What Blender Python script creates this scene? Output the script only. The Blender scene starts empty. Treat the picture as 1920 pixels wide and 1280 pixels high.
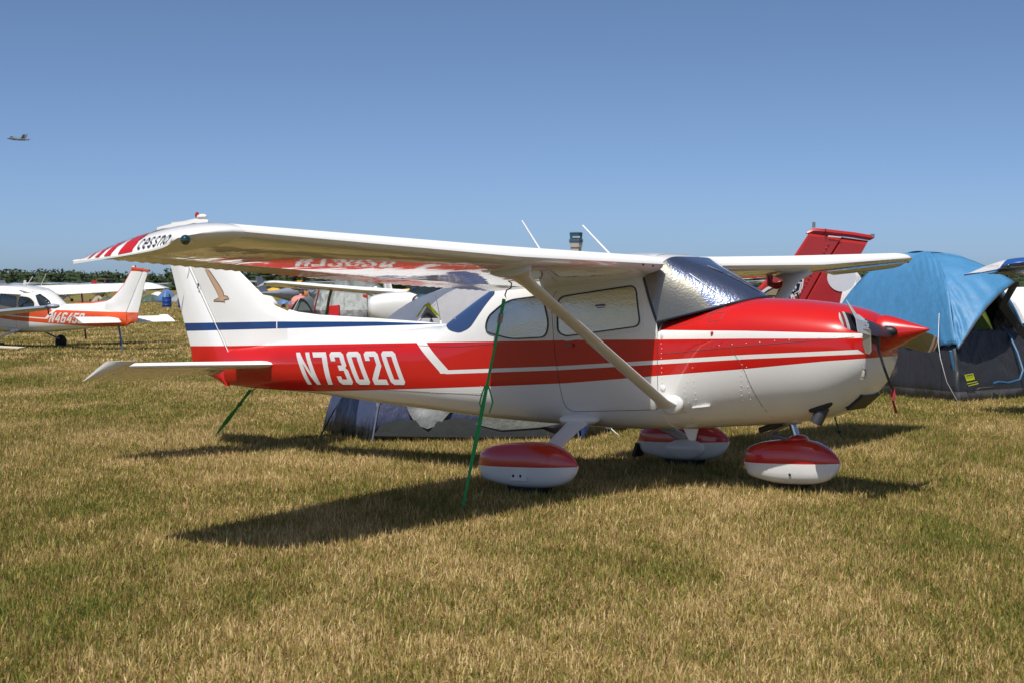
import bpy, bmesh, math, random
from mathutils import Vector, Matrix, noise
from mathutils.bvhtree import BVHTree
from mathutils.geometry import tessellate_polygon

# ------------------------------------------------------------------ camera, world, sun
S = bpy.context.scene
C = S.collection
F_PX, CAM_H, PITCH = 3106.0, 1.684, math.radians(-1.863)
cam_d = bpy.data.cameras.new('camera')
cam = bpy.data.objects.new('camera', cam_d)
C.objects.link(cam)
cam_d.sensor_width = 36.0
cam_d.lens = F_PX / 1920.0 * 36.0
cam_d.clip_start = 0.1
cam_d.clip_end = 9000
cam_d.dof.use_dof = True
cam_d.dof.focus_distance = 14.0
cam_d.dof.aperture_fstop = 9.0
cam.location = (0, 0, CAM_H)
cam.rotation_euler = (math.radians(90) + PITCH, 0, 0)
S.camera = cam

SUN_TO = Vector((-0.205, -0.47, 1.0)).normalized()      # direction towards the sun
EL = math.asin(SUN_TO.z)
AZ = math.atan2(SUN_TO.x, SUN_TO.y)
W = bpy.data.worlds.new('World')
S.world = W
W.use_nodes = True
wn = W.node_tree.nodes
wn.clear()
sky = wn.new('ShaderNodeTexSky')
sky.sky_type = 'NISHITA'
sky.sun_disc = False
sky.sun_elevation = EL
sky.sun_rotation = AZ
sky.altitude = 0
sky.air_density = 0.33
sky.dust_density = 0.9
sky.ozone_density = 4.5
bg = wn.new('ShaderNodeBackground')
bg.inputs['Strength'].default_value = 0.142
wo = wn.new('ShaderNodeOutputWorld')
tint = wn.new('ShaderNodeMix')
tint.data_type = 'RGBA'
tint.blend_type = 'MULTIPLY'
tint.inputs[0].default_value = 1.0
tint.inputs[7].default_value = (1.04, 1.05, 0.99, 1)      # white balance of the whole sky
W.node_tree.links.new(sky.outputs[0], tint.inputs[6])
W.node_tree.links.new(tint.outputs[2], bg.inputs[0])
W.node_tree.links.new(bg.outputs[0], wo.inputs[0])

sd = bpy.data.lights.new('sun', 'SUN')
sd.energy = 5.0
sd.angle = math.radians(0.53)
sd.color = (1.0, 0.95, 0.87)
sun = bpy.data.objects.new('sun', sd)
C.objects.link(sun)
sun.rotation_euler = SUN_TO.to_track_quat('Z', 'Y').to_euler()

S.view_settings.view_transform = 'Standard'
S.view_settings.look = 'None'
S.view_settings.exposure = 0.0
S.view_settings.gamma = 1.0
S.view_settings.use_curve_mapping = False
S.render.engine = 'CYCLES'
S.render.resolution_x, S.render.resolution_y = 1024, 682
S.cycles.max_bounces = 8

rnd = random.Random(7)
PI = math.pi


def px(x, y, depth):
    """photo pixel (1920x1280) at a depth in metres -> world point"""
    up = -(y - 640) / F_PX
    dy = math.cos(PITCH) - up * math.sin(PITCH)
    dz = math.sin(PITCH) + up * math.cos(PITCH)
    t = depth / dy
    return Vector(((x - 960) / F_PX * t, depth, CAM_H + dz * t))


def gp(x, y, z=0.0):
    up = -(y - 640) / F_PX
    dy = math.cos(PITCH) - up * math.sin(PITCH)
    dz = math.sin(PITCH) + up * math.cos(PITCH)
    t = (z - CAM_H) / dz
    return Vector(((x - 960) / F_PX * t, dy * t, z))


# ------------------------------------------------------------------ materials
def new_mat(name):
    m = bpy.data.materials.new(name)
    m.use_nodes = True
    nt = m.node_tree
    return m, nt, nt.nodes['Principled BSDF']


def N(nt, typ, **kw):
    n = nt.nodes.new(typ)
    for k, v in kw.items():
        if k in n.inputs:
            n.inputs[k].default_value = v
        else:
            setattr(n, k, v)
    return n


def math_n(nt, op, a, b=None, c=None):
    n = nt.nodes.new('ShaderNodeMath')
    n.operation = op
    for i, v in enumerate((a, b, c)):
        if v is None:
            continue
        if isinstance(v, (int, float)):
            n.inputs[i].default_value = v
        else:
            nt.links.new(v, n.inputs[i])
    return n.outputs[0]


def mix_col(nt, fac, a, b):
    n = nt.nodes.new('ShaderNodeMix')
    n.data_type = 'RGBA'
    for i, v in ((0, fac), (6, a), (7, b)):
        if isinstance(v, (int, float)):
            n.inputs[i].default_value = v
        elif isinstance(v, tuple):
            n.inputs[i].default_value = (*v, 1)
        else:
            nt.links.new(v, n.inputs[i])
    return n.outputs[2]


def pw(nt, x, pts):
    """piecewise linear function of socket x"""
    acc = pts[0][1]
    for (x0, y0), (x1, y1) in zip(pts, pts[1:]):
        n = nt.nodes.new('ShaderNodeMapRange')
        n.inputs[1].default_value = x0
        n.inputs[2].default_value = x1
        n.inputs[3].default_value = 0
        n.inputs[4].default_value = y1 - y0
        nt.links.new(x, n.inputs[0])
        acc = math_n(nt, 'ADD', acc, n.outputs[0])
    return acc


def add_bump(nt, bsdf, scale=(1, 1, 1), nscale=5.0, dist=0.01, strength=0.3, detail=2.0, coat=False, rough=0.5):
    tc = nt.nodes.new('ShaderNodeTexCoord')
    mp = nt.nodes.new('ShaderNodeMapping')
    mp.inputs['Scale'].default_value = scale
    nt.links.new(tc.outputs['Object'], mp.inputs[0])
    nz = nt.nodes.new('ShaderNodeTexNoise')
    nz.inputs['Scale'].default_value = nscale
    nz.inputs['Detail'].default_value = detail
    nz.inputs['Roughness'].default_value = rough
    nt.links.new(mp.outputs[0], nz.inputs['Vector'])
    bp = nt.nodes.new('ShaderNodeBump')
    bp.inputs['Strength'].default_value = strength
    bp.inputs['Distance'].default_value = dist
    nt.links.new(nz.outputs[0], bp.inputs['Height'])
    nt.links.new(bp.outputs[0], bsdf.inputs['Normal'])
    if coat:
        nt.links.new(bp.outputs[0], bsdf.inputs['Coat Normal'])
    return nz, bp


def simple(name, col, rough=0.5, metal=0.0, coat=0.0, var=0.0, nscale=8.0, bump=0.0, bscale=6.0, spec=0.5):
    m, nt, b = new_mat(name)
    b.inputs['Roughness'].default_value = rough
    b.inputs['Metallic'].default_value = metal
    b.inputs['Coat Weight'].default_value = coat
    b.inputs['Coat Roughness'].default_value = 0.04
    b.inputs['Specular IOR Level'].default_value = spec
    tc = nt.nodes.new('ShaderNodeTexCoord')
    nz = N(nt, 'ShaderNodeTexNoise', Scale=nscale, Detail=4.0)
    nt.links.new(tc.outputs['Object'], nz.inputs['Vector'])
    v = max(var, 0.04)
    lo = tuple(c * (1 - v) for c in col)
    hi = tuple(min(1, c * (1 + v)) for c in col)
    out = mix_col(nt, nz.outputs[0], lo, hi)
    nt.links.new(out, b.inputs['Base Color'])
    if bump:
        add_bump(nt, b, nscale=bscale, dist=bump, strength=0.6, detail=4)
    return m


WHITE = (0.78, 0.78, 0.77)
RED = (0.54, 0.011, 0.009)
NAVY = (0.012, 0.045, 0.16)


def paint_finish(nt, b, dirt=True):
    b.inputs['Roughness'].default_value = 0.28
    b.inputs['Specular IOR Level'].default_value = 0.25
    b.inputs['Coat Weight'].default_value = 0.65
    b.inputs['Coat Roughness'].default_value = 0.025
    add_bump(nt, b, scale=(1, 1, 1), nscale=3.0, dist=0.004, strength=0.25, detail=1.0, coat=True)


def livery(name, main, accent, cowl_top=True, stripe=True, fin_trim=None):
    m, nt, b = new_mat(name)
    paint_finish(nt, b)
    tc = nt.nodes.new('ShaderNodeTexCoord')
    sp = nt.nodes.new('ShaderNodeSeparateXYZ')
    nt.links.new(tc.outputs['Object'], sp.inputs[0])
    x, z = sp.outputs[0], sp.outputs[2]
    ztop = pw(nt, x, [(-5.1, 1.272), (-4.4, 1.262), (0.0, 1.256), (0.78, 1.246), (1.53, 1.238), (2.37, 1.222), (2.6, 1.22)])
    zbot = pw(nt, x, [(-5.1, 0.70), (-4.29, 0.835), (-3.08, 0.818), (-1.71, 0.853), (-0.83, 0.880), (-0.11, 0.904), (0.76, 0.960), (1.53, 1.008), (2.14, 1.056), (2.6, 1.08)])
    band = math_n(nt, 'MULTIPLY', math_n(nt, 'LESS_THAN', z, ztop), math_n(nt, 'GREATER_THAN', z, zbot))
    # thin white line inside the band and its diagonal
    zc = pw(nt, x, [(-1.50, 0.998), (-0.17, 1.029), (0.79, 1.068), (1.53, 1.099), (2.37, 1.121)])
    hw = 0.0165
    ln = math_n(nt, 'LESS_THAN', math_n(nt, 'ABSOLUTE', math_n(nt, 'SUBTRACT', z, zc)), hw)
    xend = math_n(nt, 'SUBTRACT', 3.50, z)     # slanted end
    ln = math_n(nt, 'MULTIPLY', ln, math_n(nt, 'LESS_THAN', math_n(nt, 'ADD', x, math_n(nt, 'MULTIPLY', z, 1.0)), 3.515))
    xdc = pw(nt, z, [(0.96, -1.405), (1.01, -1.445), (1.263, -1.742)])
    ln = math_n(nt, 'MULTIPLY', ln, math_n(nt, 'GREATER_THAN', x, xdc))
    dg = math_n(nt, 'LESS_THAN', math_n(nt, 'ABSOLUTE', math_n(nt, 'SUBTRACT', x, xdc)), 0.062)
    dg = math_n(nt, 'MULTIPLY', dg, math_n(nt, 'GREATER_THAN', z, 0.987))
    wl = math_n(nt, 'MAXIMUM', ln, dg)
    red = math_n(nt, 'MULTIPLY', band, math_n(nt, 'SUBTRACT', 1.0, wl))
    if cowl_top:
        zt2 = pw(nt, x, [(0.78, 1.318), (1.53, 1.296), (2.37, 1.258), (2.6, 1.25)])
        up = math_n(nt, 'MULTIPLY', math_n(nt, 'GREATER_THAN', z, zt2), math_n(nt, 'GREATER_THAN', x, 0.772))
        red = math_n(nt, 'MAXIMUM', red, up)
    if fin_trim:
        # line parallel to the leading edge of the fin and the spine
        xl = pw(nt, z, [(1.40, -2.6), (1.46, -2.9), (1.50, -3.4), (1.56, -3.62), (1.62, -3.80), (1.80, -4.09), (2.02, -4.36), (2.5, -4.72), (2.62, -4.80)])
        t = math_n(nt, 'MULTIPLY', math_n(nt, 'GREATER_THAN', x, xl), math_n(nt, 'GREATER_THAN', z, pw(nt, x, [(-4.0, 1.60), (-3.0, 1.48), (-1.9, 1.43)])))
        t = math_n(nt, 'MULTIPLY', t, math_n(nt, 'LESS_THAN', x, -1.8))
        red = math_n(nt, 'MAXIMUM', red, t)
        red = math_n(nt, 'MAXIMUM', red, math_n(nt, 'MULTIPLY', math_n(nt, 'GREATER_THAN', z, 2.44), math_n(nt, 'LESS_THAN', x, -4.0)))
    nz = N(nt, 'ShaderNodeTexNoise', Scale=2.5, Detail=5.0)
    nt.links.new(tc.outputs['Object'], nz.inputs['Vector'])
    wv = mix_col(nt, nz.outputs[0], tuple(c * 0.93 for c in main), tuple(min(1, c * 1.05) for c in main))
    rv = mix_col(nt, nz.outputs[0], tuple(c * 0.9 for c in accent), tuple(c * 1.08 for c in accent))
    col = mix_col(nt, red, wv, rv)
    if stripe:
        bt = pw(nt, x, [(-5.1, 1.502), (-3.77, 1.487), (-2.5, 1.455), (-1.74, 1.418)])
        bb = pw(nt, x, [(-5.1, 1.420), (-3.77, 1.418), (-1.74, 1.416)])
        bl = math_n(nt, 'MULTIPLY', math_n(nt, 'LESS_THAN', z, bt), math_n(nt, 'GREATER_THAN', z, bb))
        bl = math_n(nt, 'MULTIPLY', bl, math_n(nt, 'LESS_THAN', x, -1.74))
        gap = math_n(nt, 'GREATER_THAN', math_n(nt, 'ABSOLUTE', math_n(nt, 'ADD', x, 3.752)), 0.006)
        col = mix_col(nt, math_n(nt, 'MULTIPLY', bl, gap), col, NAVY)
    nt.links.new(col, b.inputs['Base Color'])
    return m


def wing_paint(name, col, amp):
    m, nt, b = new_mat(name)
    b.inputs['Roughness'].default_value = 0.25
    b.inputs['Coat Weight'].default_value = 1.0
    b.inputs['Coat Roughness'].default_value = 0.015
    tc = nt.nodes.new('ShaderNodeTexCoord')
    nz = N(nt, 'ShaderNodeTexNoise', Scale=3.0, Detail=5.0)
    nt.links.new(tc.outputs['Object'], nz.inputs['Vector'])
    nt.links.new(mix_col(nt, nz.outputs[0], tuple(c * .95 for c in col), col), b.inputs['Base Color'])
    mp = nt.nodes.new('ShaderNodeMapping')
    mp.inputs['Scale'].default_value = (1.3, 2.6, 0.2)
    nt.links.new(tc.outputs['Object'], mp.inputs[0])
    n2 = N(nt, 'ShaderNodeTexNoise', Scale=2.2, Detail=2.0, Roughness=0.45)
    nt.links.new(mp.outputs[0], n2.inputs['Vector'])
    bp = nt.nodes.new('ShaderNodeBump')
    bp.inputs['Strength'].default_value = 1.0
    bp.inputs['Distance'].default_value = amp
    nt.links.new(n2.outputs[0], bp.inputs['Height'])
    nt.links.new(bp.outputs[0], b.inputs['Normal'])
    nt.links.new(bp.outputs[0], b.inputs['Coat Normal'])
    return m


def foil_mat(name, tint, met=.75, rough=.32, emb=.55):
    """silver bubble sunshade seen behind a pane: metallic, quilted, under a clear coat"""
    m, nt, b = new_mat(name)
    b.inputs['Metallic'].default_value = met
    b.inputs['Roughness'].default_value = rough
    b.inputs['Coat Weight'].default_value = 1.0
    b.inputs['Coat Roughness'].default_value = 0.02
    tc = nt.nodes.new('ShaderNodeTexCoord')
    vo = N(nt, 'ShaderNodeTexVoronoi', Scale=62.0)
    nt.links.new(tc.outputs['Object'], vo.inputs['Vector'])
    mp = nt.nodes.new('ShaderNodeMapping')
    mp.inputs['Scale'].default_value = (9, 9, 0.6)
    nt.links.new(tc.outputs['Object'], mp.inputs[0])
    nz = N(nt, 'ShaderNodeTexNoise', Scale=2.0, Detail=3.0)
    nt.links.new(mp.outputs[0], nz.inputs['Vector'])
    h = math_n(nt, 'ADD', vo.outputs['Distance'], math_n(nt, 'MULTIPLY', nz.outputs[0], 3.0))
    bp = nt.nodes.new('ShaderNodeBump')
    bp.inputs['Strength'].default_value = emb
    bp.inputs['Distance'].default_value = 0.004
    nt.links.new(h, bp.inputs['Height'])
    nt.links.new(bp.outputs[0], b.inputs['Normal'])
    n2 = N(nt, 'ShaderNodeTexNoise', Scale=5.0, Detail=3.0)
    nt.links.new(tc.outputs['Object'], n2.inputs['Vector'])
    nt.links.new(mix_col(nt, n2.outputs[0], tuple(c * .8 for c in tint), tint), b.inputs['Base Color'])
    return m


def fabric(name, cols, rough=0.55, fold=0.02, fscale=3.0, stretch=(1, 1, 1), trans=0.0, sheen=0.0):
    """cols: list of (z_upper_limit, colour) in object space from below upwards"""
    m, nt, b = new_mat(name)
    b.inputs['Roughness'].default_value = rough
    b.inputs['Specular IOR Level'].default_value = 0.6
    b.inputs['Sheen Weight'].default_value = sheen
    tc = nt.nodes.new('ShaderNodeTexCoord')
    sp = nt.nodes.new('ShaderNodeSeparateXYZ')
    nt.links.new(tc.outputs['Object'], sp.inputs[0])
    z = sp.outputs[2]
    col = None
    for i, (lim, c) in enumerate(cols):
        nz = N(nt, 'ShaderNodeTexNoise', Scale=6.0, Detail=4.0)
        nt.links.new(tc.outputs['Object'], nz.inputs['Vector'])
        cc = mix_col(nt, nz.outputs[0], tuple(k * .85 for k in c), tuple(min(1, k * 1.12) for k in c))
        if col is None:
            col = cc
        else:
            col = mix_col(nt, math_n(nt, 'GREATER_THAN', z, cols[i - 1][0]), col, cc)
    nt.links.new(col, b.inputs['Base Color'])
    add_bump(nt, b, scale=stretch, nscale=fscale, dist=fold, strength=0.9, detail=5, rough=0.55)
    if trans:
        tr = nt.nodes.new('ShaderNodeBsdfTranslucent')
        nt.links.new(col, tr.inputs[0])
        mx = nt.nodes.new('ShaderNodeMixShader')
        mx.inputs[0].default_value = trans
        nt.links.new(b.outputs[0], mx.inputs[1])
        nt.links.new(tr.outputs[0], mx.inputs[2])
        nt.links.new(mx.outputs[0], nt.nodes['Material Output'].inputs[0])
    return m


M = {}
M['livery_red'] = livery('white_red_paint', WHITE, RED)
M['livery_orange'] = livery('white_orange_paint', (0.80, 0.80, 0.79), (0.66, 0.085, 0.02), cowl_top=False, stripe=False, fin_trim=True)
M['livery_blue'] = livery('white_blue_paint', (0.80, 0.80, 0.79), (0.03, 0.10, 0.36), cowl_top=False, stripe=False)
M['lit_top_white'] = simple('lit_top_white_paint', (0.80, 0.80, 0.80), 0.45, nscale=3, spec=.25)  # matte copy of the wing white, makes upward faces read as sunlit
M['white'] = simple('white_paint', WHITE, 0.28, coat=0.8, nscale=3)
M['wing_white'] = wing_paint('wing_white_paint', (0.80, 0.80, 0.80), 0.0022)
M['wing_blue'] = wing_paint('blue_tip_paint', (0.02, 0.09, 0.36), 0.002)
M['red'] = simple('red_paint', RED, 0.28, coat=0.9, nscale=3, var=.06)
M['dark_red'] = simple('deep_red_paint', (0.40, 0.018, 0.014), 0.35, coat=0.5, nscale=3, var=.08)
M['orange'] = simple('orange_paint', (0.66, 0.085, 0.02), 0.3, coat=0.6)
M['navy'] = simple('navy_paint', NAVY, 0.3, coat=0.5)
M['grey_metal'] = simple('grey_metal', (0.30, 0.31, 0.33), 0.38, metal=0.7, var=.1)
M['chrome'] = simple('polished_metal', (0.6, 0.62, 0.66), 0.15, metal=1.0)
M['rubber'] = simple('rubber', (0.018, 0.018, 0.02), 0.8, var=.15)
M['black'] = simple('black_plastic', (0.015, 0.016, 0.018), 0.5)
M['seam'] = simple('dark_seam', (0.05, 0.045, 0.045), 0.6)
M['seal'] = simple('rubber_seal', (0.02, 0.03, 0.045), 0.45)
M['letter'] = simple('white_lettering', (0.70, 0.70, 0.70), 0.35, coat=0.5)
M['ink'] = simple('dark_blue_ink', (0.008, 0.015, 0.035), 0.4)
M['greyink'] = simple('grey_ink', (0.42, 0.42, 0.44), 0.4)
M['purple'] = simple('purple_print', (0.09, 0.07, 0.22), 0.5)
M['tan'] = simple('tan_print', (0.50, 0.32, 0.20), 0.5)
M['khaki'] = simple('khaki_print', (0.30, 0.25, 0.14), 0.5)
M['brown_out'] = simple('brown_outline', (0.10, 0.07, 0.05), 0.5)
M['foil'] = foil_mat('silver_sunshade', (0.62, 0.60, 0.54), 1.0, .30, .38)
M['foil3'] = foil_mat('ground_tinted_side_foil', (0.26, 0.25, 0.21), .85, .34, .18)  # dark warm tint stands in for ground reflected at the windshield sides
M['foil2'] = foil_mat('sky_tinted_windshield_foil', (0.30, 0.35, 0.50), .92, .25, .34)  # blue tint puts the reflected sky into the foil colour
M['green_lens'] = simple('dark_green_lens', (0.004, 0.03, 0.035), 0.08, coat=1.0, spec=.8)
M['red_lens'] = simple('red_lens', (0.35, 0.01, 0.01), 0.1, coat=1.0)
M['strap'] = simple('green_webbing', (0.018, 0.36, 0.10), 0.6, bump=.002, bscale=200)
M['strap_dark'] = simple('dark_webbing', (0.05, 0.05, 0.055), 0.7)
M['ribbon'] = simple('red_ribbon', (0.32, 0.02, 0.03), 0.6)
M['blade'] = simple('grey_blade_paint', (0.022, 0.024, 0.032), 0.4, coat=.2)
M['blade_tan'] = simple('blade_face_paint', (0.12, 0.10, 0.06), 0.4, coat=.3)
M['paper'] = simple('clear_plastic_note', (0.55, 0.56, 0.55), 0.3, coat=.6, var=.15, nscale=14)
M['beige'] = simple('beige_card', (0.50, 0.44, 0.33), 0.6)
M['dark_glass'] = simple('dark_glass', (0.012, 0.02, 0.022), 0.05, coat=1.0)
M['rope_white'] = simple('white_cord', (0.7, 0.7, 0.72), 0.7)
M['rope_black'] = simple('black_cord', (0.02, 0.02, 0.025), 0.7)
M['olive'] = simple('olive_webbing', (0.12, 0.10, 0.03), 0.7)
M['exhaust'] = simple('sooty_pipe', (0.06, 0.06, 0.07), 0.5, metal=.5, var=.3)
M['blue_plastic'] = simple('blue_plastic', (0.008, 0.05, 0.26), 0.4)
M['grey_paint'] = simple('grey_paint', (0.30, 0.33, 0.40), 0.35, coat=.4)
M['yellow'] = simple('yellow_fabric', (0.75, 0.85, 0.02), 0.5)
M['yellow_paint'] = simple('yellow_paint', (0.65, 0.38, 0.04), 0.4)
M['pink'] = simple('pink_cloth', (0.60, 0.22, 0.20), 0.8, bump=.01)
M['skin'] = simple('skin', (0.45, 0.24, 0.17), 0.6)
M['hair'] = simple('brown_hair', (0.06, 0.03, 0.02), 0.7)
M['shorts'] = simple('dusty_red_cloth', (0.28, 0.08, 0.08), 0.8)
M['jet'] = simple('jet_grey', (0.12, 0.14, 0.17), 0.5)
M['concrete'] = simple('pale_concrete', (0.45, 0.43, 0.42), 0.8)
M['tower_glass'] = simple('tower_glass', (0.02, 0.11, 0.19), 0.2, coat=.5)
M['tower_band'] = simple('tower_band', (0.05, 0.11, 0.18), 0.5)


# ------------------------------------------------------------------ mesh helpers
def mesh_obj(name, verts, faces, m, parent=None, smooth=False, mats=None, fmat=None, angle=None):
    me = bpy.data.meshes.new(name)
    me.from_pydata([tuple(v) for v in verts], [], faces)
    me.validate()
    o = bpy.data.objects.new(name, me)
    C.objects.link(o)
    for mm in (mats or [m]):
        me.materials.append(mm)
    if fmat:
        me.polygons.foreach_set('material_index', fmat[:len(me.polygons)])
    if smooth:
        me.polygons.foreach_set('use_smooth', [True] * len(me.polygons))
        if angle:
            me.set_sharp_from_angle(angle=math.radians(angle))
    if parent is not None:
        o.parent = parent
    return o


def bm_obj(name, bm, m, parent=None, smooth=False, angle=35):
    me = bpy.data.meshes.new(name)
    bmesh.ops.recalc_face_normals(bm, faces=bm.faces[:])
    bm.to_mesh(me)
    bm.free()
    o = bpy.data.objects.new(name, me)
    C.objects.link(o)
    me.materials.append(m)
    if smooth:
        me.polygons.foreach_set('use_smooth', [True] * len(me.polygons))
        me.set_sharp_from_angle(angle=math.radians(angle))
    if parent is not None:
        o.parent = parent
    return o


def empty(name, loc=(0, 0, 0), rz=0.0):
    o = bpy.data.objects.new(name, None)
    o.empty_display_size = 0.2
    C.objects.link(o)
    o.location = loc
    o.rotation_euler = (0, 0, rz)
    return o


def tag(o, label, cat, group=None, kind=None):
    if label:
        o['label'] = label
    if cat:
        o['category'] = cat
    if group:
        o['group'] = group
    if kind:
        o['kind'] = kind
    return o


def loft_data(rings, cap0=True, cap1=True, closed=True):
    n = len(rings[0])
    V = [p for r in rings for p in r]
    Fc = []
    for i in range(len(rings) - 1):
        for j in range(n if closed else n - 1):
            a = i * n + j
            b = i * n + (j + 1) % n
            Fc.append((a, b, b + n, a + n))
    if cap0:
        Fc.append(tuple(range(n - 1, -1, -1)))
    if cap1:
        Fc.append(tuple((len(rings) - 1) * n + j for j in range(n)))
    return V, Fc


def fix_normals(o):
    bm = bmesh.new()
    bm.from_mesh(o.data)
    bmesh.ops.recalc_face_normals(bm, faces=bm.faces[:])
    bm.to_mesh(o.data)
    bm.free()
    return o


def loft(name, rings, m, parent=None, cap0=True, cap1=True, smooth=True, angle=40):
    V, Fc = loft_data(rings, cap0, cap1)
    o = mesh_obj(name, V, Fc, m, parent, smooth, angle=angle)
    fix_normals(o)
    if smooth:
        o.data.polygons.foreach_set('use_smooth', [True] * len(o.data.polygons))
        o.data.set_sharp_from_angle(angle=math.radians(angle))
    return o


def tube_data(pts, r, n=8, r2=None, flat=1.0):
    pts = [Vector(p) for p in pts]
    rings = []
    up0 = None
    for i, p in enumerate(pts):
        if i == 0:
            d = pts[1] - p
        elif i == len(pts) - 1:
            d = p - pts[i - 1]
        else:
            d = pts[i + 1] - pts[i - 1]
        d.normalize()
        if up0 is None:
            up0 = Vector((0, 0, 1)) if abs(d.z) < 0.9 else Vector((1, 0, 0))
        a = d.cross(up0).normalized()
        b = a.cross(d).normalized()
        up0 = b
        rr = r if r2 is None else r + (r2 - r) * i / (len(pts) - 1)
        rings.append([p + a * (rr * math.cos(2 * PI * k / n)) + b * (rr * flat * math.sin(2 * PI * k / n)) for k in range(n)])
    return rings


def tube(name, pts, r, m, parent=None, n=8, r2=None, flat=1.0):
    return loft(name, tube_data(pts, r, n, r2, flat), m, parent)


def strip(name, pts, w, t, m, parent=None, side=Vector((1, 0, 0))):
    """flat webbing along pts: width w along 'side', thickness t"""
    pts = [Vector(p) for p in pts]
    rings = []
    for i, p in enumerate(pts):
        d = (pts[min(i + 1, len(pts) - 1)] - pts[max(i - 1, 0)]).normalized()
        a = (side - d * side.dot(d)).normalized()
        b = d.cross(a)
        ww = w[i] if isinstance(w, (list, tuple)) else w
        rings.append([p + a * ww / 2 + b * t / 2, p - a * ww / 2 + b * t / 2, p - a * ww / 2 - b * t / 2, p + a * ww / 2 - b * t / 2])
    return loft(name, rings, m, parent, smooth=False)


def box_bm(bm, c, s, rot=None):
    mt = Matrix.Translation(Vector(c)) @ (rot.to_4x4() if rot else Matrix.Identity(4)) @ Matrix.Diagonal((*s, 1))
    bmesh.ops.create_cube(bm, size=1.0, matrix=mt)


def box(name, c, s, m, parent=None, rot=None, bev=0.0):
    bm = bmesh.new()
    box_bm(bm, c, s, rot)
    if bev:
        bmesh.ops.bevel(bm, geom=bm.edges[:], offset=bev, segments=2, affect='EDGES')
    return bm_obj(name, bm, m, parent, smooth=bool(bev))


def cyl(name, p0, p1, r0, r1, m, parent=None, n=24):
    return loft(name, tube_data([p0, p1], r0, n, r1), m, parent)


def sphere(name, c, s, m, parent=None, u=16, v=10):
    bm = bmesh.new()
    bmesh.ops.create_uvsphere(bm, u_segments=u, v_segments=v, radius=1.0, matrix=Matrix.Translation(Vector(c)) @ Matrix.Diagonal((*s, 1)))
    return bm_obj(name, bm, m, parent, smooth=True, angle=80)


def lerp_tab(tab, x):
    if x <= tab[0][0]:
        return tab[0][1:]
    for a, b in zip(tab, tab[1:]):
        if x <= b[0]:
            t = (x - a[0]) / (b[0] - a[0])
            return tuple(p + (q - p) * t for p, q in zip(a[1:], b[1:]))
    return tab[-1][1:]


def smooth_tab(tab, x):
    """catmull-rom through the table"""
    n = len(tab)
    if x <= tab[0][0]:
        return tab[0][1:]
    if x >= tab[-1][0]:
        return tab[-1][1:]
    for i in range(n - 1):
        if x <= tab[i + 1][0]:
            break
    a, b = tab[i], tab[i + 1]
    p = tab[max(i - 1, 0)]
    q = tab[min(i + 2, n - 1)]
    t = (x - a[0]) / (b[0] - a[0])
    out = []
    for k in range(1, len(a)):
        h = b[0] - a[0]
        ma = (b[k] - p[k]) / max(b[0] - p[0], 1e-6) * h
        mb = (q[k] - a[k]) / max(q[0] - a[0], 1e-6) * h
        t2, t3 = t * t, t * t * t
        out.append((2 * t3 - 3 * t2 + 1) * a[k] + (t3 - 2 * t2 + t) * ma + (-2 * t3 + 3 * t2) * b[k] + (t3 - t2) * mb)
    return tuple(out)


def ring_se(x, zb, zt, w, zc, nl, nu, k=56, xf=None):
    """closed super-ellipse ring at station x"""
    r = []
    for i in range(k):
        a = 2 * PI * (i + 0.5) / k
        c, s = math.cos(a), math.sin(a)
        n = nu if s > 0 else nl
        e = 2.0 / n
        y = w * math.copysign(abs(c) ** e, c)
        h = (zt - zc) if s > 0 else (zc - zb)
        z = zc + h * math.copysign(abs(s) ** e, s)
        xx = x if xf is None else xf(x, y, z)
        r.append(Vector((xx, y, z)))
    return r


# ------------------------------------------------------------------ decals on a surface
class Surf:
    def __init__(self, objs):
        V, P = [], []
        for o in objs:
            n = len(V)
            V += [v.co.copy() for v in o.data.vertices]
            P += [[n + i for i in p.vertices] for p in o.data.polygons]
        self.t = BVHTree.FromPolygons(V, P)

    def hit(self, x, z, side):
        h = self.t.ray_cast(Vector((x, side * 6.0, z)), Vector((0, -side, 0)))
        if h[0] is None:
            h2 = self.t.find_nearest(Vector((x, side * 0.3, z)))
            return h2[0], Vector((0, side, 0))
        nn = h[1]
        if nn.y * side < 0:
            nn = -nn
        return h[0], nn


def tri_poly(loops):
    pts = [p for l in loops for p in l]
    tris = tessellate_polygon([[Vector((p[0], p[1], 0)) for p in l] for l in loops])
    bm = bmesh.new()
    vs = [bm.verts.new((p[0], 0, p[1])) for p in pts]
    for t in tris:
        try:
            bm.faces.new([vs[i] for i in t])
        except ValueError:
            pass
    return bm


def decal(name, loops, surf, side, off, m, parent, maxlen=0.06, thick=0.0, smooth=True):
    bm = tri_poly(loops)
    for _ in range(5):
        lo = [e for e in bm.edges if e.calc_length() > maxlen]
        if not lo:
            break
        bmesh.ops.subdivide_edges(bm, edges=lo, cuts=1)
        bmesh.ops.triangulate(bm, faces=bm.faces[:])
    if thick:
        g = bmesh.ops.extrude_face_region(bm, geom=bm.faces[:])
        top = [v for v in g['geom'] if isinstance(v, bmesh.types.BMVert)]
        tops = set(top)
    else:
        tops = set()
    for v in bm.verts:
        p, nn = surf.hit(v.co.x, v.co.z, side)
        o = off + (thick if v in tops else 0)
        v.co = p + nn * o
    me = bpy.data.meshes.new(name)
    bm.normal_update()
    if not thick:
        for f in bm.faces:
            if f.normal.y * side < 0:
                f.normal_flip()
    else:
        bmesh.ops.recalc_face_normals(bm, faces=bm.faces[:])
    bm.to_mesh(me)
    bm.free()
    me.materials.append(m)
    if smooth:
        me.polygons.foreach_set('use_smooth', [True] * len(me.polygons))
        me.set_sharp_from_angle(angle=math.radians(40))
    o = bpy.data.objects.new(name, me)
    C.objects.link(o)
    o.parent = parent
    return o


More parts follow.
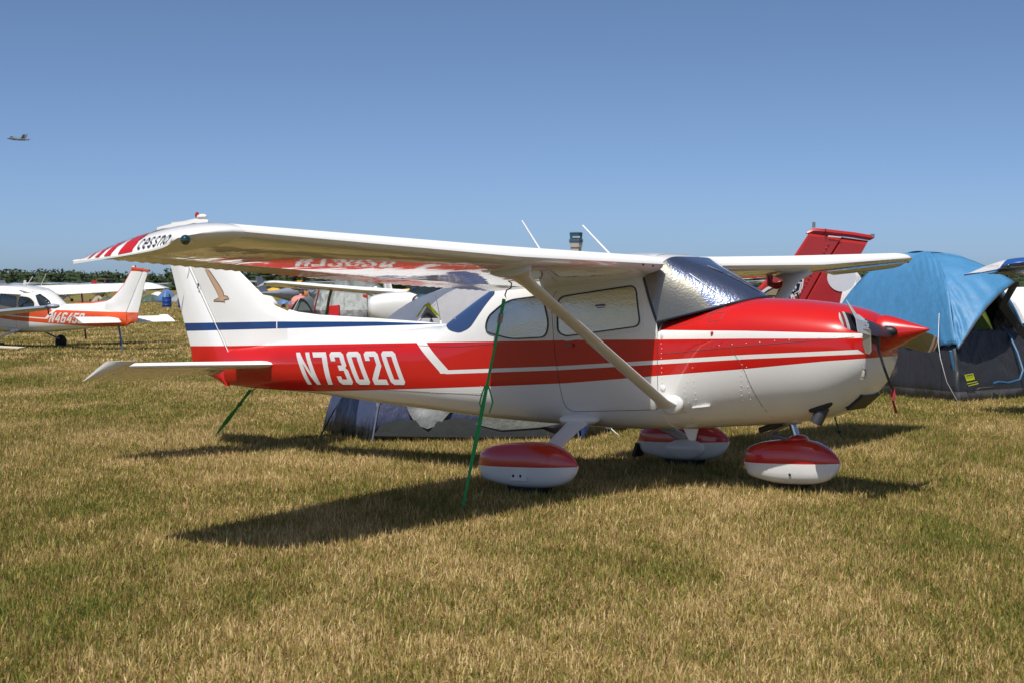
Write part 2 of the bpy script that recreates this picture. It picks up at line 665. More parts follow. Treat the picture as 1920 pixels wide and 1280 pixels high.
def seam_line(name, pts, surf, side, m, parent, r=0.003, off=0.0, closed=False):
    P = []
    pts = list(pts) + ([pts[0]] if closed else [])
    for a, b in zip(pts, pts[1:]):
        n = max(1, int(math.hypot(b[0] - a[0], b[1] - a[1]) / 0.05))
        for i in range(n):
            P.append((a[0] + (b[0] - a[0]) * i / n, a[1] + (b[1] - a[1]) * i / n))
    P.append(pts[-1])
    Q = []
    for x, z in P:
        p, nn = surf.hit(x, z, side)
        Q.append(p + nn * off)
    return tube(name, Q, r, m, parent, n=5)


def round_poly(pts, rad, seg=5):
    out = []
    n = len(pts)
    for i in range(n):
        p = Vector(pts[i])
        a = Vector(pts[i - 1]) - p
        b = Vector(pts[(i + 1) % n]) - p
        r = rad[i] if isinstance(rad, (list, tuple)) else rad
        r = min(r, a.length * .45, b.length * .45)
        A = p + a.normalized() * r
        B = p + b.normalized() * r
        for k in range(seg + 1):
            t = k / seg
            out.append(tuple((A * (1 - t) ** 2 + p * 2 * t * (1 - t) + B * t * t)))
    return out


def offset_poly(pts, d):
    """outwards for counter-clockwise or clockwise closed polygon"""
    n = len(pts)
    area = sum(pts[i][0] * pts[(i + 1) % n][1] - pts[(i + 1) % n][0] * pts[i][1] for i in range(n))
    s = 1 if area > 0 else -1
    out = []
    for i in range(n):
        a = Vector(pts[i - 1])
        b = Vector(pts[(i + 1) % n])
        t = (b - a).normalized()
        out.append((pts[i][0] + t.y * d * s, pts[i][1] - t.x * d * s))
    return out


GL = {
    'N': [[(0, 0), (0, 10), (1.5, 10), (3.5, 3.4), (3.5, 10), (5, 10), (5, 0), (3.5, 0), (1.5, 6.6), (1.5, 0)]],
    '7': [[(0, 10), (5, 10), (5, 8.2), (3.3, 0), (1.6, 0), (3.2, 8.4), (0, 8.4)]],
    '3': [[(0, 9.2), (.8, 10), (4.2, 10), (5, 9.2), (5, 5.8), (4.3, 5.1), (5, 4.4), (5, .8), (4.2, 0), (.8, 0), (0, .8), (0, 2.6), (1.6, 2.6), (1.6, 1.6), (3.4, 1.6), (3.4, 4.3), (1.8, 4.3), (1.8, 5.9), (3.4, 5.9), (3.4, 8.4), (1.6, 8.4), (1.6, 7.2), (0, 7.2)]],
    '0': [[(.8, 0), (4.2, 0), (5, .8), (5, 9.2), (4.2, 10), (.8, 10), (0, 9.2), (0, .8)], [(1.6, 1.6), (1.6, 8.4), (3.4, 8.4), (3.4, 1.6)]],
    '2': [[(0, 0), (5, 0), (5, 1.6), (2.0, 1.6), (5, 5.6), (5, 9.2), (4.2, 10), (.8, 10), (0, 9.2), (0, 7.2), (1.6, 7.2), (1.6, 8.4), (3.4, 8.4), (3.4, 6.1), (0, 1.6)]],
    '4': [[(3, 0), (3, 2.2), (0, 2.2), (0, 3.8), (2.6, 10), (4.2, 10), (1.8, 3.8), (3, 3.8), (3, 6), (4.6, 6), (4.6, 3.8), (5, 3.8), (5, 2.2), (4.6, 2.2), (4.6, 0)]],
    '6': [[(5, 9.2), (4.2, 10), (.8, 10), (0, 9.2), (0, .8), (.8, 0), (4.2, 0), (5, .8), (5, 5), (4.2, 5.8), (1.6, 5.8), (1.6, 8.4), (3.4, 8.4), (3.4, 7.6), (5, 7.6)], [(1.6, 1.6), (1.6, 4.3), (3.4, 4.3), (3.4, 1.6)]],
    '5': [[(0, 10), (5, 10), (5, 8.4), (1.6, 8.4), (1.6, 6.2), (4.2, 6.2), (5, 5.4), (5, .8), (4.2, 0), (.8, 0), (0, .8), (0, 2.6), (1.6, 2.6), (1.6, 1.6), (3.4, 1.6), (3.4, 4.6), (0, 4.6)]],
}
# thin rounded strokes for lower-case lettering, unit box 5 x 6 (stroke centre lines)


def arc(cx, cy, rx, ry, a0, a1, n=10):
    return [(cx + rx * math.cos(math.radians(a0 + (a1 - a0) * i / n)), cy + ry * math.sin(math.radians(a0 + (a1 - a0) * i / n))) for i in range(n + 1)]


LC = {
    'c': [arc(2.4, 2.5, 2, 2.3, 50, 310)],
    'e': [[(.5, 2.6), (4.3, 2.6)] + arc(2.4, 2.5, 2, 2.3, 5, 310)],
    's': [arc(2.3, 3.7, 1.6, 1.15, 40, 250, 8) + arc(2.3, 1.35, 1.6, 1.15, 75, -150, 8)],
    'n': [[(.6, 0), (.6, 4.8)], [(.6, 3.2)] + arc(2.4, 3.0, 1.8, 1.8, 170, 0, 8) + [(4.2, 0)]],
    'a': [arc(2.4, 2.5, 1.9, 2.3, 20, 340, 14), [(4.3, 4.8), (4.3, 0)]],
}


def stroke_polys(line, w):
    """ribbon of quads along a poly line, as one list of (left,right) pairs"""
    P = [Vector(p) for p in line]
    L = []
    for i, p in enumerate(P):
        d = (P[min(i + 1, len(P) - 1)] - P[max(i - 1, 0)]).normalized()
        nrm = Vector((-d.y, d.x))
        L.append((p + nrm * w / 2, p - nrm * w / 2))
    return L


def lettering(name, text, place, m, parent, w=0.75, adv=5.6):
    """place(u,v)->3D point; strokes of lower case letters"""
    V, Fc = [], []
    u0 = 0
    for ch in text:
        if ch == ' ':
            u0 += 3
            continue
        for line in LC[ch]:
            L = stroke_polys(line, w)
            s = len(V)
            for a, b in L:
                V.append(place(u0 + a.x, a.y))
                V.append(place(u0 + b.x, b.y))
            for i in range(len(L) - 1):
                Fc.append((s + 2 * i, s + 2 * i + 1, s + 2 * i + 3, s + 2 * i + 2))
        u0 += adv
    return mesh_obj(name, V, Fc, m, parent)


def registration(text, surf, side, root, x0, z0, h, pitch_x, shear, m):
    reg = None
    wch = pitch_x * 0.81
    holder = None
    for i, ch in enumerate(text):
        loops = []
        for lp in GL[ch]:
            out = []
            for u, v in lp:
                zz = z0 + v / 10 * h
                if side < 0:      # starboard: nose to the right of the reader
                    xx = x0 + i * pitch_x + u / 5 * wch - shear * v / 10 * h
                else:             # port: text runs towards the tail
                    xx = x0 - i * pitch_x - u / 5 * wch - shear * v / 10 * h
                out.append((xx, zz))
            loops.append(out)
        holder = decal('registration_letter' if ch == 'N' else 'registration_number', loops, surf, side, 0.003, m, root)
    return holder


# ------------------------------------------------------------------ the high-wing aeroplane
def airfoil(n=14):
    """returns list (t, zu, zl) t=0 LE..1 TE for unit chord, 12 percent thick, cambered"""
    out = []
    for i in range(n + 1):
        t = 0.5 * (1 - math.cos(PI * i / n))
        yt = 5 * 0.12 * (0.2969 * math.sqrt(t) - 0.1260 * t - 0.3516 * t * t + 0.2843 * t ** 3 - 0.1036 * t ** 4)
        mc, pc = 0.022, 0.4
        yc = mc / pc ** 2 * (2 * pc * t - t * t) if t < pc else mc / (1 - pc) ** 2 * ((1 - 2 * pc) + 2 * pc * t - t * t)
        out.append((t, yc + yt, yc - yt))
    return out


AF = airfoil(18)


def af_at(t):
    return lerp_tab(AF, t)


WST = [  # y, x_le, z_le, x_te, z_te, thickness factor
    (0.50, 0.825, 1.838, -0.80, 1.678, 1.0),
    (2.54, 0.825, 1.868, -0.80, 1.766, 1.0),
    (5.10, 0.700, 1.975, -0.43, 1.868, 1.0)]


def wing_point(y, t, upper, fac=1.0):
    xl, zl, xt, zt, th = lerp_tab(WST, y)
    c = xl - xt
    zu_, zl_ = af_at(t)
    z = zl + (zt - zl) * t + (zu_ if upper else zl_) * c * th * fac
    return Vector((xl - t * c, y, z))


def wing_ring(y, t0, t1, n, sgn, ext=0.0, corr=0.0):
    pts = []
    for i in range(n + 1):
        t = t0 + (t1 - t0) * (0.5 * (1 - math.cos(PI * i / n)) if t0 == 0 else i / n)
        p = wing_point(y, t, True)
        if t > .75:
            p.z += corr
        pts.append(p)
    for i in range(n, -1, -1):
        if i == 0 and t0 == 0:
            continue
        t = t0 + (t1 - t0) * (0.5 * (1 - math.cos(PI * i / n)) if t0 == 0 else i / n)
        p = wing_point(y, t, False)
        if t > .75:
            p.z += corr
        pts.append(p)
    return [Vector((p.x, sgn * p.y, p.z)) for p in pts]


FUS = [  # x, zb, zt, w, zc, nl, nu
    (-4.50, 0.880, 1.235, 0.035, 1.06, 2.0, 2.0),
    (-4.20, 0.850, 1.250, 0.105, 1.06, 2.2, 2.2),
    (-3.70, 0.818, 1.290, 0.175, 1.07, 2.4, 2.3),
    (-3.26, 0.790, 1.320, 0.225, 1.07, 2.6, 2.4),
    (-2.36, 0.695, 1.370, 0.315, 1.06, 2.8, 2.6),
    (-1.75, 0.640, 1.405, 0.390, 1.05, 3.0, 2.8)]
CAB = [
    (-1.58, 0.622, 1.418, 0.412, 1.05, 3.1, 2.9),
    (-1.35, 0.600, 1.555, 0.440, 1.05, 3.2, 3.0),
    (-1.05, 0.575, 1.710, 0.475, 1.05, 3.3, 3.4),
    (-0.80, 0.560, 1.810, 0.500, 1.05, 3.4, 3.9),
    (-0.50, 0.543, 1.880, 0.525, 1.05, 3.5, 4.4),
    (0.0, 0.520, 1.930, 0.540, 1.05, 3.6, 4.8),
    (0.40, 0.507, 1.945, 0.542, 1.05, 3.6, 4.8),
    (0.66, 0.512, 1.935, 0.540, 1.05, 3.6, 4.8)]
COW = [
    (0.76, 0.514, 1.405, 0.538, 1.05, 3.5, 4.5),
    (1.00, 0.522, 1.470, 0.530, 1.10, 3.0, 3.4),
    (1.22, 0.533, 1.518, 0.520, 1.15, 2.7, 2.9),
    (1.45, 0.545, 1.548, 0.510, 1.18, 2.5, 2.6),
    (1.61, 0.558, 1.540, 0.500, 1.19, 2.45, 2.5),
    (1.80, 0.575, 1.525, 0.485, 1.19, 2.4, 2.4),
    (2.06, 0.622, 1.490, 0.455, 1.18, 2.4, 2.3),
    (2.24, 0.705, 1.450, 0.422, 1.17, 2.4, 2.3),
    (2.36, 0.830, 1.405, 0.375, 1.14, 2.6, 2.3),
    (2.42, 0.905, 1.365, 0.330, 1.15, 2.5, 2.3),
    (2.445, 0.960, 1.325, 0.27, 1.16, 2.5, 2.3)]


def hull_rings(tab, step, tail=False):
    rings = []
    x0, x1 = tab[0][0], tab[-1][0]
    n = max(2, int(round((x1 - x0) / step)))
    for i in range(n + 1):
        x = x0 + (x1 - x0) * i / n
        rings.append(ring_se(x, *smooth_tab(tab, x)))
    return rings


def cabin_front(r):
    for v in r:
        if v.z > 1.40:
            v.x = 0.772 - (min(v.z, 1.745) - 1.40) * 0.33
        else:
            v.x = 0.772
    return r


def fairing(name, cx, y, z0, mats, parent, w=0.15, nose=False, k=1.0):
    """wheel fairing: tear-drop shell; lower half white, upper half red"""
    up = [(-.464, .300), (-.445, .385), (-.425, .412), (-.30, .452), (-.15, .470), (.02, .478), (.14, .474), (.26, .445), (.36, .392), (.42, .345), (.442, .312), (.447, .296)]
    lo = [(-.464, .290), (-.445, .215), (-.425, .185), (-.30, .155), (-.12, .128), (.05, .122), (.20, .128), (.30, .145), (.37, .178), (.42, .225), (.442, .262), (.447, .288)]
    rings = []
    n = 26
    for i in range(n + 1):
        t = i / n
        x = -.464 + .911 * (0.5 * (1 - math.cos(PI * t)))
        zt = smooth_tab(up, x)[0]
        zb = smooth_tab(lo, x)[0]
        s = (x + .464) / .911
        ww = w * (1 - abs(2 * s - 0.95) ** 3.4 * .85)
        ww = max(ww, 0.012)
        if x < -.40:
            ww = max(ww, w * .35)
        ring = []
        for k_ in range(28):
            a = 2 * PI * k_ / 28
            c_, s_ = math.cos(a), math.sin(a)
            e = 2 / 3.3
            yy = ww * math.copysign(abs(c_) ** e, c_)
            s_ = 0.0 if abs(s_) < 1e-6 else s_
            zz = 0.292 + ((zt - .292) if s_ > 0 else (.292 - zb)) * math.copysign(abs(s_) ** e, s_)
            ring.append(Vector((cx + x * k, y + yy, zz + z0)))
        rings.append(ring)
    V, Fc = loft_data(rings)
    fm = []
    for f in Fc:
        zc = sum(V[i].z for i in f) / len(f)
        fm.append(0 if zc > 0.292 + z0 else 1)
    o = mesh_obj(name, V, Fc, None, parent, True, mats=mats, fmat=fm, angle=50)
    return o


def brighten_top(o):
    """upward faces lose the gloss so sunlit tops read white, undersides keep it"""
    o.data.materials.append(M['lit_top_white'])
    for p in o.data.polygons:
        if p.normal.z > .12:
            p.material_index = 1
    return o


def make_cessna(full=True):
    root = empty('light_aircraft')
    LV = M['livery_red']
    # --- fuselage
    rings = hull_rings(FUS, 0.16) + hull_rings(CAB, 0.09)
    last = cabin_front(ring_se(0.70, *smooth_tab(CAB, 0.66)))
    rings.append(last)
    fus = loft('fuselage', rings, LV, root, angle=50)
    cow = loft('cowling', [cabin_front(ring_se(0.76, *COW[0][1:]))] + hull_rings(COW, 0.075), LV, root, angle=50)
    hull = Surf([fus, cow])
    # --- windshield
    V, Fc = [], []
    nu, nv = 28, 10
    for j in range(nv + 1):
        t = j / nv
        for i in range(nu + 1):
            s = -1 + 2 * i / nu
            a = abs(s)
            B = Vector((1.46 - .695 * a ** 2.6, .537 * s, 1.556 - .170 * a ** 2.3))
            T = Vector((0.80 - .155 * a ** 9, .515 * s, 1.905 - .165 * a ** 7))
            p = B.lerp(T, t)
            bulge = math.sin(PI * t) * 0.022 * (1 - a ** 4)
            p += Vector((.6, 0, .8)) * bulge
            p.y += math.copysign(1, s) * math.sin(PI * t) * .012 * a
            V.append(p)
    for j in range(nv):
        for i in range(nu):
            a = j * (nu + 1) + i
            Fc.append((a, a + 1, a + nu + 2, a + nu + 1))
    ws = mesh_obj('windshield', V, Fc, M['foil2'], root, True)
    fix_normals(ws)
    ws.data.polygons.foreach_set('use_smooth', [True] * len(ws.data.polygons))
    ws.data.materials.append(M['foil3'])
    for f_ in ws.data.polygons:
        if abs(f_.center.y) > .40:
            f_.material_index = 1

    def wsp(s, t):
        i, j = (s + 1) / 2 * nu, t * nv
        i0, j0 = min(int(i), nu - 1), min(int(j), nv - 1)
        a, b, c, d = (V[(j0 + q) * (nu + 1) + i0 + r] for q in (0, 1) for r in (0, 1))
        return a.lerp(b, i - i0).lerp(c.lerp(d, i - i0), j - j0)
    if full:
        tube('shade_edge_glint', [wsp(-.50 + .62 * k, .93 - .80 * k ** 1.4) + Vector((.006, 0, .006)) for k in [i / 16 for i in range(17)]], .0035, M['chrome'], ws, n=5)  # bright tube stands in for the glint along the sunshade edge
        tube('sunshade_line', [wsp(-.18 + .22 * k, .72 - .62 * k) + Vector((.004, 0, .004)) for k in [i / 8 for i in range(9)]], .005, M['seal'], ws, n=5)  # plain dark line drawn across the sunshade
        tube('sunshade_line', [wsp(-.66 + .10 * k, .62 - .60 * k) + Vector((.003, 0, .004)) for k in [i / 8 for i in range(9)]], .0025, M['grey_metal'], ws, n=5)
    base = [V[i] + Vector((.004, 0, .0)) for i in range(nu + 1)]
    nr = [V[j * (nu + 1)] for j in range(nv + 1)]
    fr = [V[j * (nu + 1) + nu] for j in range(nv + 1)]
    tube('windshield_seal', list(reversed(nr)) + base + fr, 0.011, M['seal'], root, n=6)
    mid = [V[j * (nu + 1) + nu // 2] + Vector((.006, 0, .004)) for j in range(nv + 1)]
    # wing seat fairing over the cabin roof
    rr = []
    for x, w_, z_ in ((.80, .42, 1.885), (.72, .50, 1.915), (.45, .53, 1.945), (0, .54, 1.94), (-.45, .52, 1.89), (-.75, .42, 1.82)):
        rr.append([Vector((x, w_ * math.cos(a), z_ - .09 + .10 * math.sin(a) ** .7)) for a in [PI * i / 10 for i in range(11)]] + [Vector((x, -w_ * .9, z_ - .2)), Vector((x, w_ * .9, z_ - .2))])
    loft('roof_fairing', rr, M['white'], root)
    # --- windows (each side)
    door_w = round_poly([(-.165, 1.605), (.57, 1.676), (.612, 1.36), (-.10, 1.293), (-.17, 1.33)], [.07, .06, .06, .09, .05])
    rear_w = round_poly([(-.72, 1.594), (-.33, 1.622), (-.268, 1.40), (-.30, 1.289), (-.66, 1.280), (-.945, 1.345), (-.925, 1.46)], [.12, .06, .08, .06, .1, .06, .08])
    for side in (-1, 1):
        for nm, poly in (('door_window', door_w), ('rear_side_window', rear_w)):
            w_ = decal(nm, [poly], hull, side, 0.002, M['foil'], root, maxlen=.12)
            outer = offset_poly(poly, .010)
            decal('window_seal', [outer, list(reversed(poly))], hull, side, 0.001, M['seal'], w_, maxlen=.1, thick=.008)
            if nm == 'door_window':
                o1 = offset_poly(poly, .042)
                seam_line('window_frame', o1, hull, side, M['white'], w_, r=.006, closed=True)
        # wrap-round rear window
        rw = round_poly([(-1.50, 1.408), (-1.40, 1.36), (-1.26, 1.335), (-1.13, 1.38), (-1.05, 1.48), (-.96, 1.59), (-.89, 1.665), (-.97, 1.715), (-1.2, 1.605), (-1.38, 1.505)], [.03, .04, .05, .05, .05, .05, .02, .02, .05, .05])
        if full:
            decal('back_window', [rw], hull, side, 0.004, M['back_glass'], root, maxlen=.08)
        # door outline, cowl seams
        dr = round_poly([(.765, 1.25), (.755, .69), (-.14, .665), (-.21, 1.15), (-.235, 1.55), (-.20, 1.66)], [.02, .06, .10, .02, .03, .02])
        door = seam_line('door', dr, hull, side, M['seam'], root, r=.0022, off=.0005)
        if full:
            box('door_handle', hull.hit(-.06, 1.215, side)[0] + Vector((0, side * .012, 0)), (.085, .018, .03), M['dark_red'], door, bev=.006)
            seam_line('cowl_seam', [(.80, 1.13), (1.40, 1.175), (2.40, 1.232)], hull, side, M['seam'], root, r=.0022)
            seam_line('cowl_seam', [(1.40, 1.172), (1.50, 1.00), (1.62, .62)], hull, side, M['seam'], root, r=.0022)
            seam_line('cowl_seam', [(.775, 1.345), (1.0, 1.36), (1.15, 1.42), (1.3, 1.50)], hull, side, M['seam'], root, r=.003)
            seam_line('skin_seam', [(-3.75, 1.27), (-3.75, .85)], hull, side, M['seam'], root, r=.0015)
            seam_line('skin_seam', [(-1.95, 1.235), (-3.3, 1.215)], hull, side, M['seam'], root, r=.002)
            seam_line('skin_seam', [(-.85, 1.235), (-1.3, 1.215), (-1.8, 1.235)], hull, side, M['seam'], root, r=.002)
            seam_line('skin_seam', [(-1.0, .80), (-3.0, .865)], hull, side, M['seam'], root, r=.0015)
            seam_line('skin_seam', [(.93, .72), (1.0, .56)], hull, side, M['seam'], root, r=.002)
            cd = round_poly([(1.185, 1.435), (1.305, 1.445), (1.295, 1.385), (1.19, 1.375)], .012)
            seam_line('oil_door', cd, hull, side, M['seam'], root, r=.003, closed=True)
            # rivet rows, too many to pick apart
            rows = [[(.80 + .0 * k, .68 + k * .038) for k in range(15)],
                    [(1.0 + .02 * math.sin(k), .62 + k * .042) for k in range(8)],
                    [(1.07, .62 + k * .05) for k in range(9)],
                    [(1.42 + .006 * k, .60 + k * .04) for k in range(12)],
                    [(1.50 + .003 * k, .62 + k * .05) for k in range(9)],
                    [(1.30 + k * .115, 1.19 + k * .0065) for k in range(10)],
                    [(-1.62 + k * .045, .82) for k in range(14)],
                    [(-1.02, .80 + k * .025) for k in range(4)]]
            bm = bmesh.new()
            for r_ in rows:
                for (rx, rz) in r_:
                    p, nn = hull.hit(rx + rnd.uniform(-.004, .004), rz, side)
                    bmesh.ops.create_icosphere(bm, subdivisions=1, radius=.0044, matrix=Matrix.Translation(p))
            tag(bm_obj('rivets', bm, M['white'], root, True, 80), None, None, kind='stuff')
    # --- fin, rudder, dorsal fillet
    def tailring(pl, zz, th):
        a, b = pl
        xs = [a, a - (a - b) * .1, a - (a - b) * .35, a - (a - b) * .7, b]
        ws_ = [0, .55, 1, .8, .25]
        up = [Vector((x, th * k, zz)) for x, k in zip(xs, ws_)]
        dn = [Vector((x, -th * k, zz)) for x, k in zip(xs[1:], ws_[1:])]
        return up + list(reversed(dn))
    finr = []
    for zz, le in ((1.20, -3.50), (1.42, -3.30), (1.53, -3.40), (1.575, -3.62), (1.64, -3.80), (1.72, -3.92), (1.83, -4.06), (2.05, -4.335), (2.30, -4.525), (2.50, -4.675), (2.535, -4.72)):
        hinge = -4.455 - (zz - 1.25) * .583
        th = .048 if zz < 1.6 else .048 - (zz - 1.6) * .022
        finr.append(tailring((le, hinge), zz, th))
    fin = loft('fin', finr, LV, root, angle=60)
    # dorsal strip
    rr = []
    for x, z_, w_ in ((-1.60, 1.405, .10), (-1.95, 1.441, .035), (-2.57, 1.491, .030), (-3.23, 1.538, .032), (-3.50, 1.572, .035), (-3.62, 1.60, .035)):
        rr.append([Vector((x, -w_, z_ - .03)), Vector((x, -w_ * .5, z_ - .005)), Vector((x, 0, z_)), Vector((x, w_ * .5, z_ - .005)), Vector((x, w_, z_ - .03)), Vector((x, w_ * 1.4, 1.20)), Vector((x, -w_ * 1.4, 1.20))])
    loft('dorsal_fin', rr, LV, root, angle=60)
    rud = []
    for zz, te in ((.862, -4.485), (.91, -4.58), (.955, -4.68), (.99, -4.80), (1.03, -4.94), (1.26, -4.978), (1.53, -5.065), (2.10, -5.232), (2.48, -5.405)):
        hinge = -4.468 - (zz - 1.25) * .583 if zz > 1.25 else -4.465
        rud.append(tailring((hinge, te), zz, .030 if zz < 2 else .024))
    rudder = loft('rudder', rud, LV, root, angle=60)
    cap = []
    for x, z_, w_ in ((-4.68, 2.525, .012), (-4.74, 2.548, .03), (-4.85, 2.556, .035), (-5.2, 2.522, .032), (-5.41, 2.497, .012)):
        cap.append([Vector((x, -w_, z_ - .05)), Vector((x, -w_ * .7, z_ - .01)), Vector((x, 0, z_)), Vector((x, w_ * .7, z_ - .01)), Vector((x, w_, z_ - .05))])
    loft('fin_cap', cap, M['white'], fin)
    bk = empty('beacon_base_position')
    bpy.data.objects.remove(bk)
    sphere('beacon', (-4.835, 0, 2.585), (.022, .022, .034), M['red_lens'], fin)
    sphere('beacon_fairing', (-4.77, 0, 2.565), (.07, .03, .03), M['white'], fin)
    tube('trim_seam', [(-4.945, -.026, 2.05), (-5.10, -.016, 1.60)], .002, M['seam'], rudder, n=5)
    tube('trim_seam', [(-5.10, -.016, 1.60), (-5.08, -.012, 1.58)], .002, M['seam'], rudder, n=5)
    tube('hinge_gap', [(-4.458 - (z - 1.25) * .583, -.030, z) for z in (.98, 1.25)] + [(-4.458 - (z - 1.25) * .583, -.034, z) for z in (1.6, 2.0, 2.45)], .0036, M['white'], rudder, n=5)
    box('rudder_hinge', (-4.82, -.032, 1.87), (.02, .008, .05), M['black'], rudder)
    # --- horizontal tail
    for sgn in (-1, 1):
        rr = []
        for y, le, te, zl, th in ((.04, -3.66, -4.27, 1.075, .075), (.4, -3.78, -4.28, 1.085, .070), (1.0, -3.975, -4.29, 1.105, .062), (1.52, -4.145, -4.30, 1.120, .052), (1.575, -4.185, -4.30, 1.122, .036)):
            ring = []
            for k in range(16):
                a = 2 * PI * k / 16
                u = .5 - .5 * math.cos(a)
                ring.append(Vector((le - (le - te) * u, sgn * y, zl - .01 * u + th * .5 * math.sin(a) * (1.3 - .5 * u))))
            rr.append(ring)
        st = loft('stabilizer', rr, M['wing_white'], root, angle=60)
        sphere('stabilizer_root_cap', (-3.695, sgn * .135, 1.075), (.045, .04, .042), M['white'], st)
        # elevator, drooped, with corrugated skin and a balance horn
        rr = []
        ny = 64
        for i in range(ny + 1):
            y = .16 + (1.72 - .16) * i / ny
            hin = -4.28 - .03 * y / 1.6
            te = -4.66 + .05 * y / 1.7 if y > .42 else -4.45 - .18 * max(0, y - .16) / .26
            le = hin
            if y > 1.59:
                le = -4.04 - max(0, y - 1.61) * 1.0 - max(0, y - 1.69) * 4.0
            te = -4.64 if y > .5 else te
            zl = 1.075 + .03 * y
            zt = .985
            ridge = .0035 * math.cos(2 * PI * y / .085)
            th = .040 if y < 1.59 else .050
            r_ = []
            for k in range(12):
                a = 2 * PI * k / 12
                u = .5 - .5 * math.cos(a)
                zz = zl + (zt - zl) * u if y < 1.59 else 1.168 + (.985 - 1.168) * u
                r_.append(Vector((le - (le - te) * u, sgn * y, zz + th * .5 * math.sin(a) * (1.15 - .95 * u) + ridge * min(1, u * 3))))
            rr.append(r_)
        loft('elevator', rr, M['wing_white'], st, angle=60)
        # wing
        ys = [.50 + (5.10 - .50) * i / 40 for i in range(41)]
        rr = [wing_ring(y, 0, .715, 22, sgn) for y in ys]
        wg = loft('wing', rr, M['wing_white'], root, angle=50)
        for nm, y0, y1 in (('flap', .60, 2.50), ('aileron', 2.52, 5.08)):
            n = int((y1 - y0) / .0135)
            rr = []
            for i in range(n + 1):
                y = y0 + (y1 - y0) * i / n
                rr.append(wing_ring(y, .722, 1.0, 5, sgn, corr=.0042 * math.cos(2 * PI * y / .108) ** 3))
            loft(nm, rr, M['wing_white'], wg, angle=60)
        # drooped tip
        rr = []
        for y, k, dx, dz in ((5.10, 1, 0, 0), (5.18, 1.0, .015, .003), (5.27, .93, .045, 0), (5.35, .78, .09, -.006), (5.41, .55, .14, -.016), (5.445, .30, .19, -.028), (5.455, .10, .22, -.035)):
            xl, zl, xt, zt, th = lerp_tab(WST, 5.10)
            c = xl - xt
            up, lo = [], []
            for i in range(23):
                t = .5 * (1 - math.cos(PI * i / 22))
                zu_, zl_ = af_at(t)
                xx = xl - dx - t * (c - dx - max(0, .6 - k * .6) * .16)
                base = zl + (zt - zl) * t
                zl2 = base + zl_ * c - .01 * (1 - k)
                zu2 = zl2 + (zu_ - zl_) * c * k
                droop = dz * (1 - t * .3)
                up.append(Vector((xx, sgn * y, zu2 + droop)))
                lo.append(Vector((xx, sgn * y, zl2 + droop * .3)))
            rr.append(up + list(reversed(lo[1:])))
        loft('wing_tip', rr, M['wing_white'], wg, angle=60)
        sphere('nav_light', (.565, sgn * 5.435, 1.928) if sgn < 0 else (.555, 5.395, 1.945), (.030, .03, .029) if sgn < 0 else (.02, .02, .016), M['green_lens'] if sgn < 0 else M['red_lens'], wg)
        # strut
        A = Vector((.82, sgn * .515, .725))
        B = Vector((.635, sgn * 2.335, 1.785))
        d = (B - A)
        ax = d.normalized()
        cx = Vector((1, 0, 0))
        cx = (cx - ax * cx.dot(ax)).normalized()
        tz = ax.cross(cx)
        rr = []
        for s_, cw, tw in ((0, .105, .030), (.04, .068, .022), (.5, .066, .021), (.90, .068, .022), (.955, .09, .03), (1.0, .19, .05)):
            P = A + d * s_
            rr.append([P + cx * (cw * math.cos(2 * PI * k / 20) - (.02 if s_ == 1.0 else 0)) + tz * (tw * math.sin(2 * PI * k / 20)) for k in range(20)])
        stt = loft('wing_strut', rr, M['white'], root, angle=70)
        hp, hn = hull.hit(.86, .735, sgn)
        bm = bmesh.new()
        bmesh.ops.create_uvsphere(bm, u_segments=20, v_segments=10, radius=1, matrix=Matrix.Translation(hp) @ Matrix.Diagonal((.105, .035, .085, 1)))
        bm_obj('strut_fairing', bm, M['white'], stt, True, 80)
        # main gear leg: tapered blade inside a fairing
        a0 = Vector((-.03, sgn * .42, .60))
        a1 = Vector((.04, sgn * 1.20, .31))
        rr = []
        for s_, cw, tw in ((0, .14, .05), (.12, .11, .035), (.3, .095, .028), (.8, .085, .025), (1, .085, .025)):
            P = a0.lerp(a1, s_) + Vector((0, 0, .02 * math.sin(PI * s_)))
            rr.append([P + Vector((cw * math.cos(2 * PI * k / 16), 0, tw * math.sin(2 * PI * k / 16))) for k in range(16)])
        leg = loft('gear_leg', rr, M['white'], root, angle=70)
        bm = bmesh.new()
        bmesh.ops.create_uvsphere(bm, u_segments=20, v_segments=10, radius=1, matrix=Matrix.Translation((-.03, sgn * .47, .60)) @ Matrix.Diagonal((.19, .10, .055, 1)))
        bm_obj('leg_fairing', bm, M['white'], leg, True, 80)
        # wheel and fairing
        wh = loft('wheel', wheel_rings((0, sgn * 1.262, .215), .215, .075), M['rubber'], root)
        fairing('wheel_fairing', 0, sgn * 1.262, 0, [M['red'], M['white']], wh, w=.15)
        if full:
            box('jack_plate', (-.01, sgn * (1.262 + .148), .235), (.155, .006, .095), M['white'], wh, bev=.002)
            sphere('axle_bolt', (-.055, sgn * 1.415, .225), (.011, .006, .011), M['black'], wh, 8, 6)
            sphere('axle_bolt', (.012, sgn * 1.415, .225), (.011, .006, .011), M['black'], wh, 8, 6)
            if sgn > 0:
                sphere('axle_fairing', (.07, 1.13, .235), (.20, .05, .095), M['white'], wh)
                box('mud_flap', (-.485, 1.262, .21), (.03, .16, .13), M['black'], wh, rot=Matrix.Rotation(.35, 3, 'Y'))
    # --- nose gear
    nw = loft('wheel', wheel_rings((1.66, 0, .19), .175, .065), M['rubber'], root)
    fairing('wheel_fairing', 1.66, 0, -.045, [M['red'], M['white']], nw, w=.135, k=.88)
    hump = sphere('fairing_hump', (1.71, 0, .435), (.075, .10, .035), M['red'], nw)
    if full:
        sphere('axle_bolt', (1.69, -.137, .165), (.011, .006, .011), M['black'], nw, 8, 6)
